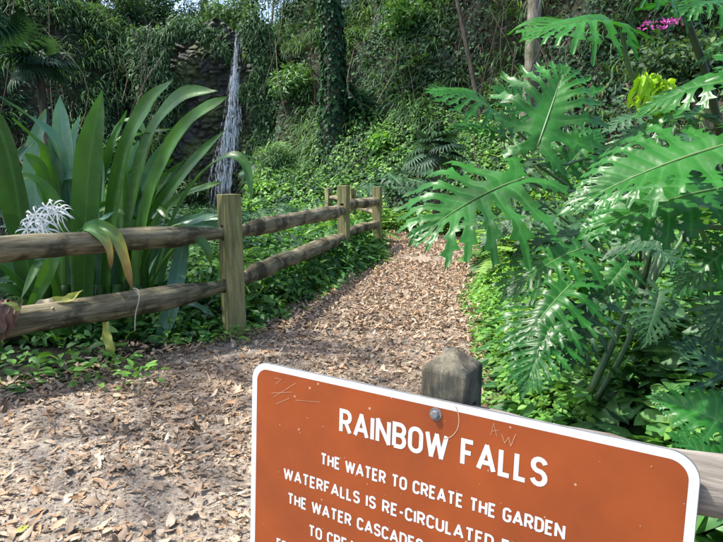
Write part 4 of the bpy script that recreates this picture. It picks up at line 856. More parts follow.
def rail(root, a, b, r0, r1, seed, mname='rail', taper=(.6, .6), name='rail', nseg=34, sag=.0, yscale=1.):
    """round split rail; local x runs along it"""
    a = np.array(a, float); b = np.array(b, float); L_ = np.linalg.norm(b - a); t = np.linspace(0, 1, nseg); g = np.random.default_rng(seed)
    ends = np.interp(t * L_, [0, .12, .45, L_ - .45, L_ - .12, L_], [taper[0] * .9, taper[0], 1, 1, taper[1], taper[1] * .9])
    wob = np.cumsum(g.normal(size=(nseg, 2)) * .0035, 0); wob -= t[:, None] * wob[-1]; wob *= 1
    pts = np.stack([t * L_, wob[:, 0], wob[:, 1] - sag * np.sin(t * math.pi)], -1)
    rr = np.interp(t, [0, 1], [r0, r1]) * ends * (1 + .05 * np.sin(t * 13 + seed)); mb = MB()
    n = 18; V = []; ph = g.random(6) * 6.28
    for i in range(nseg):
        an = np.arange(n) / n * 2 * math.pi; k = 1 + .07 * np.sin(2 * an + ph[0]) + .05 * np.sin(3 * an + ph[1] + t[i] * 2) + .025 * np.sin(7 * an + ph[2]) + g.normal(size=n) * .012
        sq = ends[i]; V.append(np.stack([np.full(n, pts[i, 0]), pts[i, 1] + np.cos(an) * rr[i] * k * (sq ** .8), pts[i, 2] + np.sin(an) * rr[i] * k * yscale], -1))
    F = [(i * n + j, i * n + (j + 1) % n, (i + 1) * n + (j + 1) % n, (i + 1) * n + j) for i in range(nseg - 1) for j in range(n)] + [tuple(range(n))[::-1], tuple((nseg - 1) * n + j for j in range(n))]
    mb.add(np.concatenate(V), F); o = mb.build(name, M[mname], root, rel=False)
    d = Vector([float(v) for v in (b - a)]); o.rotation_euler = d.to_track_quat('X', 'Z').to_euler(); o.location = Vector([float(v) for v in (a - np.array(root.location))])
    return o
p1 = np.array([*PZ(235, 336, 0)[:2], 0.]); p2 = np.array([*PZ(344, 265, 0)[:2], 0.]); p3 = np.array([*PZ(377, 247, 0)[:2], 0.])
H = 1.145
fence = empty('split_rail_fence', p1, 'weathered split rail fence with mossy green square posts along the left of the path', 'fence')
zu, zl = .845, .415
ul = PZ(0, 248, zu); ll = PZ(0, 326, zl); dirl = nrm(((ul + ll) / 2 - (p1 + [0, 0, .63])) * [1, 1, 0])
p0 = p1 + dirl * 3.0
yaw1 = math.atan2(.6, .8)
post(fence, p1, yaw1, H); post(fence, p2, math.atan2(.9, .35), H + .02); post(fence, p3, math.atan2(.9, .3), H - .03); post(fence, p0, math.atan2(.75, .66), H)
def zz_(p, z): return np.array([p[0], p[1], z])
rail(fence, zz_(p0 + (p0 - p1) * .02, zu - .0), zz_(p1, zu + .005) + dirl * .03, .085, .07, 3, taper=(.7, .62))
rail(fence, zz_(p0, zl - .03), zz_(p1, zl + .01) + dirl * .03, .098, .075, 4, taper=(.7, .62))
e = nrm(p2 - p1)
rail(fence, zz_(p1, zu + .0) + e * .03, zz_(p2, zu - .03) - e * .02, .065, .088, 5, taper=(.6, .7)); rail(fence, zz_(p1, zl + .02) + e * .03, zz_(p2, zl) - e * .02, .07, .095, 6, taper=(.55, .7))
e = nrm(p3 - p2)
rail(fence, zz_(p2, zu + .04) + e * .02, zz_(p3, zu + .01) - e * .02, .085, .09, 7, taper=(.8, .8)); rail(fence, zz_(p2, zl + .05) + e * .02, zz_(p3, zl + .02) - e * .02, .085, .08, 8, taper=(.8, .8))
q1 = P(352, 215, 13.2) * [1, 1, 0]; q2 = P(329, 215, 14.6) * [1, 1, 0]
back = empty('split_rail_fence', q1, 'short run of rail fence turning off behind the farthest mossy post', 'fence')
post(back, q1, math.atan2(1.2, -.9), H - .1); post(back, q2, math.atan2(1.2, -.9), H - .12)
rail(back, zz_(p3, .62) + [0, .12, 0], zz_(q1, .66), .07, .06, 9); rail(back, zz_(q1, .78), zz_(q2, .8), .06, .06, 10); rail(back, zz_(p3, .3) + [0, .12, 0], zz_(q1, .3), .06, .06, 11); rail(back, zz_(q1, .35), zz_(q2, .35), .06, .06, 12)

# ================================================================ SIGN
b_ = .42 / 1
A = P(252.5, 360, 1.3288); B = P(703, 456, .8471); u = nrm((B - A) * [1, 1, 0]); nn_ = np.array([u[1], -u[0], 0]); tau = rad(3.5)
v = np.array([0, 0, -1]) * math.cos(tau) + nn_ * math.sin(tau); N_ = nrm(np.cross(v, u)) ; 
if N_ @ nn_ < 0: N_ = -N_
SW, SH = float(np.linalg.norm((B - A))), .61
sg = empty('park_sign', A, 'brown metal sign with white lettering reading RAINBOW FALLS, bolted to a weathered post', 'sign')
Rm = Matrix(((u[0], -v[0], N_[0]), (u[1], -v[1], N_[1]), (u[2], -v[2], N_[2]))).to_4x4()
def place(o): o.matrix_local = Rm.copy(); return o
def rrect(x0, x1, y0, y1, r, n=10):
    out = []
    for cx, cy, a0 in ((x1 - r, y1 - r, 0), (x0 + r, y1 - r, 90), (x0 + r, y0 + r, 180), (x1 - r, y0 + r, 270)):
        for k in range(n + 1): a = rad(a0 + 90 * k / n); out.append((cx + r * math.cos(a), cy + r * math.sin(a)))
    return out
def slab(o2, z0, z1):
    n = len(o2); V = [(x, y, z0) for x, y in o2] + [(x, y, z1) for x, y in o2]
    return V, [tuple(range(n))[::-1], tuple(n + i for i in range(n))] + [(i, (i + 1) % n, n + (i + 1) % n, n + i) for i in range(n)]
mb = MB(); mb.add(*slab(rrect(0, SW, -SH, 0, .045), -.004, 0)); place(mb.build('backing_plate', M['signmetal'], sg, smooth=False, rel=False))
bw = .0155
# white border as a ring, brown panel inside it
o1 = rrect(.001, SW - .001, -SH + .001, -.001, .044); o2 = rrect(bw, SW - bw, -SH + bw, -bw, .030); n = len(o1)
mb = MB(); mb.add([(x, y, .0006) for x, y in o1] + [(x, y, .0006) for x, y in o2], [(i, (i + 1) % n, n + (i + 1) % n, n + i) for i in range(n)]); place(mb.build('border', M['signwhite'], sg, smooth=False, rel=False))
mb = MB(); mb.add([(x, y, .0006) for x, y in o2], [tuple(range(n))]); place(mb.build('panel', M['signbrown'], sg, smooth=False, rel=False))
def arc(cx, cy, rx, ry, a0, a1, n=10): return [(cx + rx * math.cos(rad(a0 + (a1 - a0) * k / n)), cy + ry * math.sin(rad(a0 + (a1 - a0) * k / n))) for k in range(n + 1)]
GW = .5
GL = {'A': (.6, [[(0, 0), (.3, 1), (.6, 0)], [(.1, .3), (.5, .3)]]), 'B': (.48, [[(0, 0), (0, 1), (.26, 1)] + arc(.26, .76, .2, .24, 90, -90)[1:] + [(0, .52)], [(.26, .52)] + arc(.26, .26, .22, .26, 90, -90)[1:] + [(0, 0)]]),
      'C': (.46, [arc(.23, .75, .23, .25, 10, 180) + arc(.23, .25, .23, .25, 180, 350)]), 'D': (.48, [[(0, 0), (0, 1), (.2, 1)] + arc(.2, .72, .28, .28, 90, 0)[1:] + arc(.2, .28, .28, .28, 0, -90) + [(0, 0)]]),
      'E': (.4, [[(.4, 0), (0, 0), (0, 1), (.4, 1)], [(0, .52), (.34, .52)]]), 'F': (.4, [[(0, 0), (0, 1), (.4, 1)], [(0, .52), (.33, .52)]]),
      'G': (.48, [arc(.24, .75, .24, .25, 15, 180) + arc(.24, .25, .24, .25, 180, 360) + [(.48, .45), (.26, .45)]]), 'H': (.48, [[(0, 0), (0, 1)], [(.48, 0), (.48, 1)], [(0, .52), (.48, .52)]]),
      'I': (.0, [[(0, 0), (0, 1)]]), 'L': (.34, [[(0, 1), (0, 0), (.34, 0)]]), 'M': (.6, [[(0, 0), (0, 1), (.3, .25), (.6, 1), (.6, 0)]]), 'N': (.54, [[(0, 0), (0, 1), (.54, 0), (.54, 1)]]),
      'O': (.5, [arc(.25, .74, .25, .26, 0, 180) + arc(.25, .26, .25, .26, 180, 360) + [(.5, .74)]]), 'P': (.46, [[(0, 0), (0, 1), (.24, 1)] + arc(.24, .74, .22, .26, 90, -90)[1:] + [(0, .48)]]),
      'R': (.48, [[(0, 0), (0, 1), (.24, 1)] + arc(.24, .74, .22, .26, 90, -90)[1:] + [(0, .48)], [(.24, .48), (.48, 0)]]), 'S': (.46, [arc(.23, .76, .22, .24, 15, 250) + arc(.23, .26, .23, .26, 70, -165)]),
      'T': (.48, [[(0, 1), (.48, 1)], [(.24, 1), (.24, 0)]]), 'U': (.48, [[(0, 1), (0, .26)] + arc(.24, .26, .24, .26, 180, 360) + [(.48, 1)]]), 'W': (.84, [[(0, 1), (.2, 0), (.42, .95), (.64, 0), (.84, 1)]]),
      'X': (.5, [[(0, 0), (.5, 1)], [(0, 1), (.5, 0)]]), '-': (.26, [[(0, .45), (.26, .45)]]), 'V': (.52, [[(0, 1), (.26, 0), (.52, 1)]])}
_lz = [.0011]
def stroke(mb, p, w, z):
    p = [np.array(q, float) for q in p]; q = [p[0]]
    for a in p[1:]:
        if np.linalg.norm(a - q[-1]) > 1e-6: q.append(a)
    p = np.array(q); n = len(p); L_ = []; R_ = []
    d = nrm(np.diff(p, axis=0))
    for i in range(1, n - 1):
        if d[i - 1] @ d[i] < .45:
            if abs(d[i - 1] @ d[i]) < .12: a = b = .5
            else: a = b = .28
            stroke(mb, list(p[:i]) + [p[i] + d[i - 1] * w * a], w, z); stroke(mb, [p[i] - d[i] * w * (b if b < .5 else .5)] + list(p[i + 1:]), w, z + .00003); return
    for i in range(n):
        a = d[max(0, i - 1)]; b = d[min(n - 2, i)]; m_ = nrm(np.array([-a[1], a[0]]) + np.array([-b[1], b[0]])); c = max(.8, m_ @ np.array([-a[1], a[0]]))
        ext = 0
        L_.append(p[i] + m_ * w / 2 / c); R_.append(p[i] - m_ * w / 2 / c)
    V = [(x, y, z) for x, y in L_] + [(x, y, z) for x, y in R_]
    mb.add(V, [(i, n + i, n + i + 1, i + 1) for i in range(n - 1)])
def text(name, s, x0, x1, ytop, h, sw):
    """text fitted between x0 and x1 with cap height h"""
    cap = h - sw; gap = .26
    wd = 0
    for c in s: wd += (.44 if c == ' ' else GL[c][0] + gap)
    wd -= gap; k = (x1 - x0 - sw) / wd; x = x0 + sw / 2; mb = MB()
    for c in s:
        if c == ' ': x += .44 * k; continue
        for si, stq in enumerate(GL[c][1]): stroke(mb, [(x + a * k, ytop - h + sw / 2 + b * cap) for a, b in stq], sw, .0010 + .00008 * si + .0001 * (hash(si) % 2))
        x += (GL[c][0] + gap) * k
    return place(mb.build(name, M['signwhite'], sg, smooth=False, rel=False))
def uvp(px, py):
    dx = (px - 361.5) / FPX; dy = -(py - 271) / FPX; r = np.array([dx, math.cos(TH) + dy * math.sin(TH), -math.sin(TH) + dy * math.cos(TH)]); C0 = np.array([0, 0, CAM_H])
    k = ((A - C0) @ N_) / (r @ N_); q = C0 + r * k - A; return float(q @ u), float(-(q @ v))
def tx(s, tl, trr, ht, sw, name='lettering', yo=0):
    a = uvp(*tl); b = uvp(*trr); text(name, s, a[0], b[0], (a[1] + b[1]) / 2 + yo, ht, sw)
tx('RAINBOW FALLS', (340, 408), (549, 459), .054, .0088, 'title')
tx('THE WATER TO CREATE THE GARDEN', (321, 453), (566, 524), .0275, .0048)
yl = lambda p: uvp(*p)
a = uvp(284, 467); text('lettering', 'WATERFALLS IS RE-CIRCULATED FROM THE', a[0], a[0] + .665, a[1], .0275, .0048)
a = uvp(288, 492); text('lettering', 'THE WATER CASCADES APPROX', a[0], a[0] + .475, a[1], .0275, .0048)
a = uvp(309, 524); text('lettering', 'TO CREATE', a[0], a[0] + .162, a[1], .0275, .0048)
a = uvp(277, 537.5); text('lettering', 'FO', a[0], a[0] + .03, a[1], .0275, .0048)
# scratches
mb = MB()
a = uvp(490, 431); 
def scr(pts, w=.0008, z=.0013):
    q = [uvp(*p) for p in pts]; stroke(mb, q, w, z)
scr([(491, 435), (494, 423), (497, 436)]); scr([(492, 431), (499, 430)]); scr([(502, 434), (505, 443), (509, 437), (511, 446), (516, 434)], .001, .00135)
scr(bezier([(456, 406, 0), (459, 416, 0), (458, 428, 0), (452, 436, 0), (444, 439, 0)], 16)[:, :2].tolist(), .0016)
scr([(275, 378), (281, 379)]); scr([(276, 384), (282, 379)], z=.0014); scr([(274, 397), (296, 383)], .0008, .00145); scr([(272, 393), (292, 392)], .0008, .0015); scr([(276, 404), (290, 398)], .001); scr([(296, 400), (320, 402)], .0008)
g = np.random.default_rng(3)
for k in range(38):
    x, y = g.uniform(.04, SW - .04), -g.uniform(.035, .4); a = g.uniform(0, 3.14); l = g.uniform(.0008, .004); stroke(mb, [(x, y), (x + l * math.cos(a), y + l * math.sin(a))], g.uniform(.0006, .0014), .0016 + .00001 * k)
place(mb.build('scratches', M['scratch'], sg, smooth=False, rel=False))
for px, py in ((436, 414),):
    c = uvp(px, py); mb = MB(); V, F = slab([(c[0] + .0125 * math.cos(a), c[1] + .0125 * math.sin(a)) for a in np.linspace(0, 6.28, 25)[:-1]], 0, .0022); mb.add(V, F); place(mb.build('washer', M['signmetal'], sg, rel=False, smooth=False))
    mb = MB(); V, F = slab([(c[0] + .0085 * math.cos(a), c[1] + .0085 * math.sin(a)) for a in np.linspace(0, 6.28, 7)[:-1]], .0022, .008); mb.add(V, F); bo = place(mb.build('bolt', M['signmetal'], sg, rel=False, smooth=False)); m_ = bo.modifiers.new('bevel', 'BEVEL'); m_.width = .0015
# sign's own post and rail
ps = .094; yaws = math.atan2(u[1], u[0]) 
pc = A + u * .468 - nn_ * (ps / 2 + .012); pc = np.array([pc[0], pc[1], 0.])
zt = float(P(457, 345, pc[1])[2]); zs = float(P(466, 373, pc[1] - .05)[2])
f2 = empty('rail_fence', pc, 'weathered grey post with pointed top and rail, holding the sign', 'fence')
post(f2, pc, yaws, zs, s=ps, mname='graypost', slots=((.2, .3), (A[2] - .13, A[2] - .02)), point=zt - zs)
ra = pc + u * .0 ; ra[2] = A[2] - .078; rb_ = ra + u * 2.0
rail(f2, ra - nn_ * -.0, rb_, .05, .056, 21, mname='grayrail', taper=(.9, .9), yscale=1.)
rl2 = ra.copy(); rl2[2] = .25; rail(f2, rl2, rl2 + u * 2.0, .056, .06, 22, mname='grayrail', taper=(.9, .9))
pe = ra + u * 1.98; post(f2, [pe[0], pe[1], 0], yaws, zs, s=ps, mname='graypost', slots=((.2, .3), (A[2] - .13, A[2] - .02)), point=zt - zs)

# ================================================================ STRAP-LEAVED LILY
lily = empty('giant_lily', P(100, 330, 4.6) * [1, 1, 0], 'giant strap-leaved spider lily behind the fence, with one white flower head', 'lily')
def ribbon(root, pts, wpx, nrmh, m='crinum', name='leaf', prof=None, trough=.32, twist=0., rl=.5, label=None, n=22, wave=.008):
    pts = np.asarray(pts, float); c = bezier(pts, n); t = np.linspace(0, 1, n)
    Y = c[:, 1]; w_ = wpx / FPX * np.mean(Y)
    pr = np.interp(t, *(prof or ([0, .15, .45, .7, .88, .97, 1], [.6, .72, 1, .95, .6, .18, .02])))
    tg = nrm(np.gradient(c, axis=0)); nh = np.array(nrmh, float); V = []; W = []
    for i in range(n):
        x = nrm(np.cross(tg[i], nh)); z = np.cross(x, tg[i]); a = twist * t[i]; x, z = x * math.cos(a) + z * math.sin(a), z * math.cos(a) - x * math.sin(a)
        hw = w_ * pr[i] / 2
        for q in (-1, -.55, -.06, .06, .55, 1):
            up = trough * (abs(q) ** 1.6) * hw + (wave * math.sin(t[i] * 17 + q * 2 + (3. if rl == 't' else rl * 9)) * abs(q))
            V.append(c[i] + x * hw * q + z * up); W.append(1. - abs(q))
    mb = MB(); k = 6; rl = np.repeat(t, k) if rl == 't' else rl; mb.add(V, [(i * k + j, i * k + j + 1, (i + 1) * k + j + 1, (i + 1) * k + j) for i in range(n - 1) for j in range(k - 1)], rl, W)
    o = mb.build(name, M[m], root)
    if label: o['label'] = label
    return o
def q(*l): return [P(*a) for a in l]
F_ = (0, -1, .25)
LV = [  # pixel path base -> tip (with distance), width, normal hint, material
 ([(38, 335, 4.3), (24, 240, 4.2), (10, 160, 4.1), (-12, 96, 4.05)], 36, (-.2, -1, .2), 'crinum', .1),
 ([(75, 330, 4.6), (70, 230, 4.6), (58, 150, 4.5), (35, 122, 4.4), (0, 97, 4.2)], 15, (0, -.5, 1), 'crinumpale', .1),
 ([(65, 330, 4.7), (60, 240, 4.6), (48, 160, 4.5), (12, 118, 4.3)], 14, (0, -.6, 1), 'crinum', .9),
 ([(70, 330, 4.9), (70, 230, 4.9), (64, 150, 4.85), (60, 95, 4.85)], 25, F_, 'crinumpale', .8),
 ([(50, 330, 5.0), (38, 230, 5.0), (35, 155, 5.0), (46, 109, 4.95)], 22, F_, 'crinumpale', .6),
 ([(84, 335, 4.4), (85, 240, 4.35), (90, 160, 4.3), (102, 90, 4.25)], 31, (.1, -1, .15), 'crinum', .45),
 ([(95, 330, 5.1), (84, 200, 5.1), (72, 150, 5.1), (81, 112, 5.1)], 9, F_, 'crinumpale', .9),
 ([(92, 330, 4.8), (100, 200, 4.8), (110, 150, 4.8), (127, 110, 4.8)], 9, F_, 'crinum', .6),
 ([(105, 335, 4.5), (112, 220, 4.45), (130, 140, 4.35), (150, 103, 4.25), (173, 80, 4.15)], 24, (-.35, -1, .5), 'crinum', .4),
 ([(120, 335, 4.7), (130, 220, 4.65), (150, 140, 4.55), (180, 98, 4.4), (219, 91, 4.25)], 23, (-.5, -.8, .5), 'crinum', .3),
 ([(130, 335, 4.6), (143, 230, 4.5), (165, 160, 4.4), (195, 118, 4.25), (227, 97, 4.15)], 26, (-.5, -.8, .55), 'crinum', .65),
 ([(125, 230, 4.7), (128, 150, 4.65), (142, 134, 4.6), (176, 129, 4.5)], 6, (0, -.5, 1), 'crinum', .8),
 ([(140, 335, 4.7), (165, 240, 4.6), (195, 182, 4.5), (228, 156, 4.4), (247, 168, 4.35), (252, 204, 4.3)], 11, (-.3, -.5, 1), 'crinum', .5),
 ([(112, 330, 5.0), (122, 230, 5.0), (130, 170, 5.0), (139, 140, 5.0)], 11, F_, 'crinumpale', .9),
 ([(-40, 280, 4.2), (-5, 205, 4.2), (15, 163, 4.2), (35, 143, 4.2)], 12, (.3, -.7, .8), 'crinumpale', .3),
 ([(60, 330, 4.5), (58, 240, 4.5), (45, 175, 4.45), (24, 152, 4.4)], 17, (-.2, -1, .4), 'crinum', .8),
 ([(80, 330, 4.7), (60, 230, 4.7), (46, 190, 4.6), (40, 150, 4.6)], 15, F_, 'crinumpale', .4),
 ([(100, 330, 4.9), (72, 240, 4.9), (62, 195, 4.9), (68, 160, 4.9)], 16, F_, 'crinumpale', .9),
 ([(120, 330, 4.85), (150, 235, 4.8), (182, 198, 4.7), (222, 182, 4.55)], 16, (0, -.7, .9), 'crinum', .7),
 ([(125, 335, 4.9), (160, 250, 4.9), (190, 225, 4.8), (224, 214, 4.7)], 16, (0, -.5, 1), 'crinumpale', .2),
 ([(125, 335, 4.8), (165, 262, 4.8), (195, 240, 4.75), (226, 230, 4.7)], 12, (0, -.5, 1), 'crinum', .9),
 ([(110, 335, 4.95), (135, 240, 4.95), (152, 190, 4.9), (172, 172, 4.9)], 18, F_, 'crinum', .2),
 ([(100, 335, 5.1), (120, 250, 5.1), (140, 205, 5.1), (185, 160, 5.1)], 18, F_, 'crinum', .05),
 ([(60, 335, 5.1), (30, 250, 5.1), (5, 200, 5.1), (-25, 170, 5.1)], 20, F_, 'crinum', .05),
 ([(60, 335, 4.3), (30, 290, 4.25), (0, 262, 4.2), (-40, 245, 4.2)], 16, (0, -.6, 1), 'crinum', .5),
 ([(70, 335, 4.35), (40, 305, 4.3), (10, 290, 4.2), (-35, 283, 4.1)], 14, (0, -.6, 1), 'crinum', .3),
 ([(65, 330, 4.4), (58, 290, 4.3), (42, 262, 4.2), (18, 305, 4.0)], 10, (0, -.6, 1), 'crinum', .6),
 ([(30, 310, 4.1), (42, 285, 4.1), (52, 262, 4.1), (57, 245, 4.15)], 14, (.4, -1, .3), 'crinum', .9),
 ([(120, 330, 4.6), (150, 250, 4.5), (178, 228, 4.45), (205, 246, 4.4), (212, 268, 4.4)], 11, (-.2, -.6, 1), 'crinum', .7),
 ([(90, 330, 4.5), (60, 215, 4.4), (30, 178, 4.3), (4, 196, 4.2), (-8, 220, 4.2)], 14, (.2, -.6, 1), 'crinum', .8),
 ([(100, 330, 4.9), (105, 180, 4.9), (118, 128, 4.85), (136, 122, 4.8), (148, 138, 4.75)], 10, (-.3, -.6, 1), 'crinum', .9),
 ([(185, 235, 4.75), (180, 262, 4.7), (170, 310, 4.5), (151, 366, 4.35)], 19, (.3, -1, .4), 'crinumpale', .0),
 ([(135, 335, 4.9), (165, 308, 4.85), (190, 304, 4.8), (216, 317, 4.7)], 9, (0, -.5, 1), 'crinumpale', .1),
]
for i, (pt, wd_, nh, mm, rl) in enumerate(LV): ribbon(lily, q(*pt), wd_ * (.9 if wd_ > 15 else 1), nh, mm, rl=rl)
g = np.random.default_rng(12)
for k in range(40):
    bxp = g.uniform(20, 150); Yb = g.uniform(4.5, 5.4); tx_ = bxp + g.normal() * 85; ty_ = g.uniform(120, 255); md = ((bxp + tx_) / 2 * .4 + bxp * .6, 240, Yb)
    ribbon(lily, q((bxp, 335, Yb), md, ((md[0] + tx_) / 2, (240 + ty_) / 2 - 12, Yb), (tx_, ty_ + (g.random() < .4) * 25, Yb - .15)), g.uniform(9, 17), (g.uniform(-.3, .3), -1, g.uniform(.1, .9)), 'crinum' if k % 3 else 'crinumpale', rl=g.random() * .7)
for k in range(7):
    x_ = 45 + k * 14 + g.uniform(-5, 5); mb = MB(); tube(mb, bezier(q((x_, 352, 4.5), (x_ + 2, 320, 4.5), (x_ + 3, 285, 4.5)), 8), np.linspace(.07, .045, 8), 12, .3, rough=.03); mb.build('stalk', M['crinum'], lily)
# leaves broken over the upper rail
ribbon(lily, q((84, 262, 4.55), (82, 238, 4.3), (88, 228, 3.92), (104, 238, 3.84), (111, 252, 3.82), (111, 269, 3.83)), 9, (0, -1, .5), 'tipleaf', label='leaf with a yellowed tip bent over the upper rail', rl='t', trough=.7)
ribbon(lily, q((90, 262, 4.6), (90, 236, 4.3), (98, 227, 3.94), (116, 236, 3.88), (127, 262, 3.86), (132, 289, 3.86)), 12, (0, -1, .5), 'tipleaf', label='longer green leaf with a brown tip hanging over the upper rail', rl='t', trough=.8, wave=.012)
ribbon(lily, q((70, 240, 4.5), (84, 227, 4.2), (100, 220, 4.15), (117, 211, 4.1)), 5, (0, -1, .8), 'crinumpale', rl=.9)
ribbon(lily, q((34, 312, 3.72), (52, 304, 3.72), (70, 300, 3.74), (83, 290, 3.8)), 10, (0, -.8, 1), 'yellowleaf', label='curled yellow-green leaf over the lower rail', rl=.4, trough=.8)
ribbon(lily, q((106, 322, 4.1), (107, 335, 4.05), (111, 348, 4.0), (110, 357, 4.0)), 10, F_, 'yellowleaf', rl=.0, label='torn yellow-green leaf below the lower rail')
ribbon(lily, q((54, 303, 3.70), (46, 306, 3.65), (42, 314, 3.64), (37, 323, 3.66)), 17, (0, -1, .4), 'tan', rl=.6, prof=([0, .3, .7, 1], [.5, 1, .9, .5]), label='papery tan sheath torn over the lower rail', wave=.012)
for k_, (dx_, wv_) in enumerate(((0, 9), (6, 7), (-7, 8), (11, 4))):
    ribbon(lily, q((12 + dx_, 300, 3.5), (7 + dx_, 311, 3.41), (5 + dx_ * .7, 326, 3.40 + .01 * k_), (-1 + dx_ * .6, 346 - 5 * k_, 3.42)), wv_, (.2 * (k_ - 1), -1, .3), 'deadpink', rl=.2 + .2 * k_, prof=([0, .3, .7, 1], [.5, 1, .8, .1]), label='withered pinkish-brown leaf draped over the lower rail', wave=.012, trough=.9)
ribbon(lily, q((8, 303, 3.42), (14, 305, 3.4), (18, 309, 3.4), (20, 311, 3.4)), 6, (0, -1, .6), 'yellowleaf', rl=.1)
# flower head
hd = P(46, 222, 3.98)
mb = MB(); tube(mb, bezier([P(74, 330, 4.3), P(72, 260, 4.2), P(66, 222, 4.1), P(56, 212, 4.05)], 12), .014, 8, .5); mb.build('flower_stalk', M['petiole'], lily)
g = np.random.default_rng(4)
for (fx, fy) in ((30, 222), (36, 214), (42, 220), (46, 208), (53, 206), (58, 211), (27, 229), (38, 229), (34, 217), (49, 214), (44, 229), (62, 214)):
    c = P(fx, fy, 3.98 + g.uniform(-.06, .04)); mb = MB(); ax = nrm(np.array([g.uniform(-.6, .4), -.8, .3]))
    for k in range(6):
        a = k * math.pi / 3 + g.uniform(-.2, .2); e1 = nrm(np.cross(ax, [0, 0, 1])); e2 = np.cross(ax, e1); o = e1 * math.cos(a) + e2 * math.sin(a); l = g.uniform(.075, .11)
        t = np.linspace(0, 1, 8)[:, None]; cc = c + o * l * np.sin(t * 1.5) + ax * l * (.35 * t - .75 * t * t) + np.array([0, 0, -.4]) * l * t * t
        sd_ = nrm(np.cross(o, ax)); wv = (np.interp(t[:, 0], [0, .3, .8, 1], [.4, 1, .85, .15]) * .006)[:, None]; up_ = nrm(ax + o * .2) * .0015
        V = np.stack([cc - sd_ * wv + up_, cc, cc + sd_ * wv + up_], 1).reshape(-1, 3); mb.add(V, [(3 * i + j, 3 * i + j + 1, 3 * i + j + 4, 3 * i + j + 3) for i in range(7) for j in range(2)], .5)
        if k % 2 == 0:
            cc2 = c + (o * .5 + ax * .9) * l * .6 * t + 0; tube(mb, cc2, .0012, 4, .5)
    mb.build('flower', M['white'], lily)
# string
mb = MB(); tube(mb, bezier(q((132, 288, 3.95), (138, 290, 3.86), (139, 300, 3.83), (136, 312, 3.84), (135, 322, 3.84), (135, 331, 3.84)), 20), .0035, 6); tag(mb.build('string', M['string']), 'loop of pale string hanging from the lower fence rail', 'string')

# ================================================================ LEAF LITTER
def dens_lit(x, y):
    l, r = edge_l(y) - .15, edge_r(y) + .15; bare = np.maximum(clump(x, y, 1.1, .52, .62, 91) * .5 * (y < 4.4), .85 * np.exp(-((x - 1.05) / .45) ** 4 - ((y - 9.2) / .5) ** 4))
    return ((x > l) & (x < r)) * (1 - bare)
def litter(n, x0, x1, y0, y1, s0, s1, zj, mb, dens=dens_lit):
    xy = rand_xy(n, x0, x1, y0, y1, dens); m_ = len(xy)
    for k in range(4):
        qd = xy[k::4]; c = len(qd); d = RNG.normal(size=(c, 3)); d[:, 2] *= .25; s = s0 + (s1 - s0) * RNG.random(c) ** 1.5; asp = RNG.uniform(.6, 1.2, c)
        mb.inst(T_dry[k], np.stack([qd[:, 0], qd[:, 1], height(qd[:, 0], qd[:, 1]) + .014 + zj * RNG.random(c)], -1), frames(d, np.array([0, 0, 1.]) + RNG.normal(size=(c, 3)) * .2), np.stack([s * asp, s, s], -1), RNG.random(c))
mb = MB(); litter(11500, -3.2, 1.6, 1.6, 5.0, .016, .07, .012, mb); litter(12000, -1.2, 2.6, 4.8, 9, .035, .075, .015, mb); litter(9000, 0, 2.6, 8.5, 16, .05, .09, .02, mb)
litter(1300, -3.6, -.6, 3.0, 5.0, .03, .07, .02, mb, lambda x, y: ((edge_l(y) - x > -.1) & (edge_l(y) - x < .6)) * 1.)
tag(mb.build('leaf_litter', M['litter']), 'dry tan and brown leaves covering the path', 'leaf litter', kind='stuff')
mb = MB(); litter(52000, -3.2, 1.6, 1.6, 5.0, .005, .02, .004, mb); litter(16000, -1, 2.2, 5, 8.5, .01, .025, .006, mb); tag(mb.build('leaf_fragments', M['litter']), 'fine crumbs of bark and leaf on the path', 'leaf litter', kind='stuff')
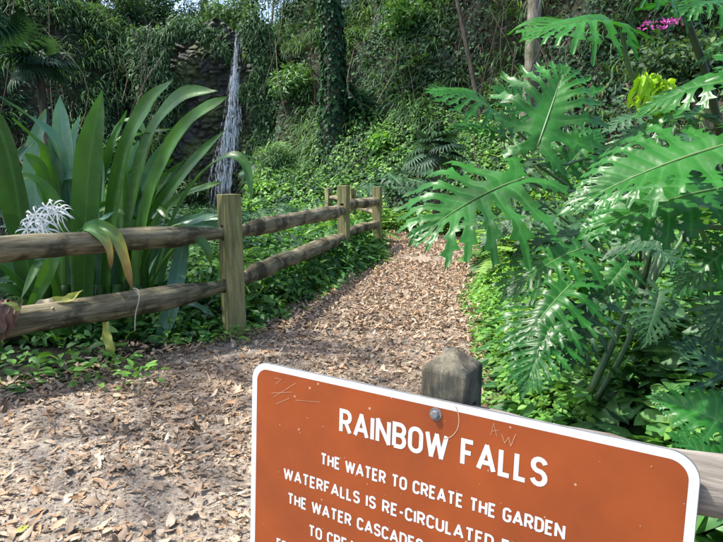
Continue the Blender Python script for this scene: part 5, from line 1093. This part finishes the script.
for (px, py, s, r, lb, m) in ((192, 515, .075, .9, 'broad pale leaf lying flat on the path near the bottom edge', 'litter'), (83, 502, .075, .82, 'orange-brown leaf on the path at the lower left', 'litter'), (96, 456, .06, .95, 'curled pale leaf in the middle of the lower left litter', 'litter'),
                             (113, 397, .10, .5, 'bright cream leaf at the foot of the weeds below the lily', 'tan'), (20, 535, .06, .2, 'greenish leaf at the bottom left corner of the path', 'yellowleaf')):
    mb = MB(); p = PZ(px, py, .03); p[2] = float(height(p[0], p[1])) + .035; mb.inst(T_dry[3 if s > .07 else 0], [p], frames(np.array([[RNG.normal(), RNG.normal(), .1]]), np.array([[0, -.3, 1.]])), np.array([[s * 1.3, s, s]]), [r]); tag(mb.build('fallen_leaf', M[m]), lb, 'leaf', 'single leaves lying on the path')
mb = MB()
for k in range(90):
    x, y = RNG.uniform(-2.2, .9), RNG.uniform(1.7, 5.5)
    if not (edge_l(y) < x < edge_r(y)): continue
    a = RNG.uniform(0, 6.28); l = RNG.uniform(.04, .16); z = float(height(x, y)) + .022; tube(mb, bezier([(x, y, z), (x + l * .5 * math.cos(a) + .01, y + l * .5 * math.sin(a), z + .008), (x + l * math.cos(a), y + l * math.sin(a), z)], 5), .0022, 5, .2)
tag(mb.build('twigs', M['dead']), 'thin dry twigs among the leaf litter', 'twigs', kind='stuff')
# pale stone at the path's right edge
def rock(name, px, py, s, label, m='stone', seed=0):
    p = PZ(px, py, 0); g = np.random.default_rng(seed); import bmesh
    bm = bmesh.new(); bmesh.ops.create_icosphere(bm, subdivisions=3, radius=1)
    for v_ in bm.verts:
        c = v_.co; k = 1 + .28 * (float(fbm(c.x * 1.5 + seed + 5, c.y * 1.5 + c.z * 1.2 + 5)) - .5) * 2; v_.co = Vector((c.x * k * s[0], c.y * k * s[1], max(-.3, c.z * k) * s[2]))
    me = bpy.data.meshes.new(name); bm.to_mesh(me); bm.free(); me.materials.append(M[m]); o = bpy.data.objects.new(name, me); COL.objects.link(o); o.location = (p[0], p[1], float(height(p[0], p[1])) + .02)
    tag(o, label, 'rock', 'stones edging the path')
rock('edging_stone', 489, 252, (.13, .12, .12), 'pale low stone at the right edge of the path')
rock('edging_stone', 500, 243, (.12, .12, .10), 'smaller stone behind the pale low stone', seed=4)

# ================================================================ OVERHEAD SHADE: unseen trees added to dapple the light below
for (x, y, h, lb) in ((-6.9, 4.2, 9.0, 'tall unseen tree added left of the path for shade, its crown above the lily'), (6.8, 5.5, 9.5, 'tall unseen tree added on the right bank for shade, its crown above the lobed leaves')):
    t_ = tree(0, 0, .2, h, lb, 4.0, 4600, base=(x, y), lean=(0, 0) if x < 0 else (-2.5, -1.5), leaf=.2, name='added_shade_tree', grp='unseen trees added to shade the path', blobs=9, curve=.15)
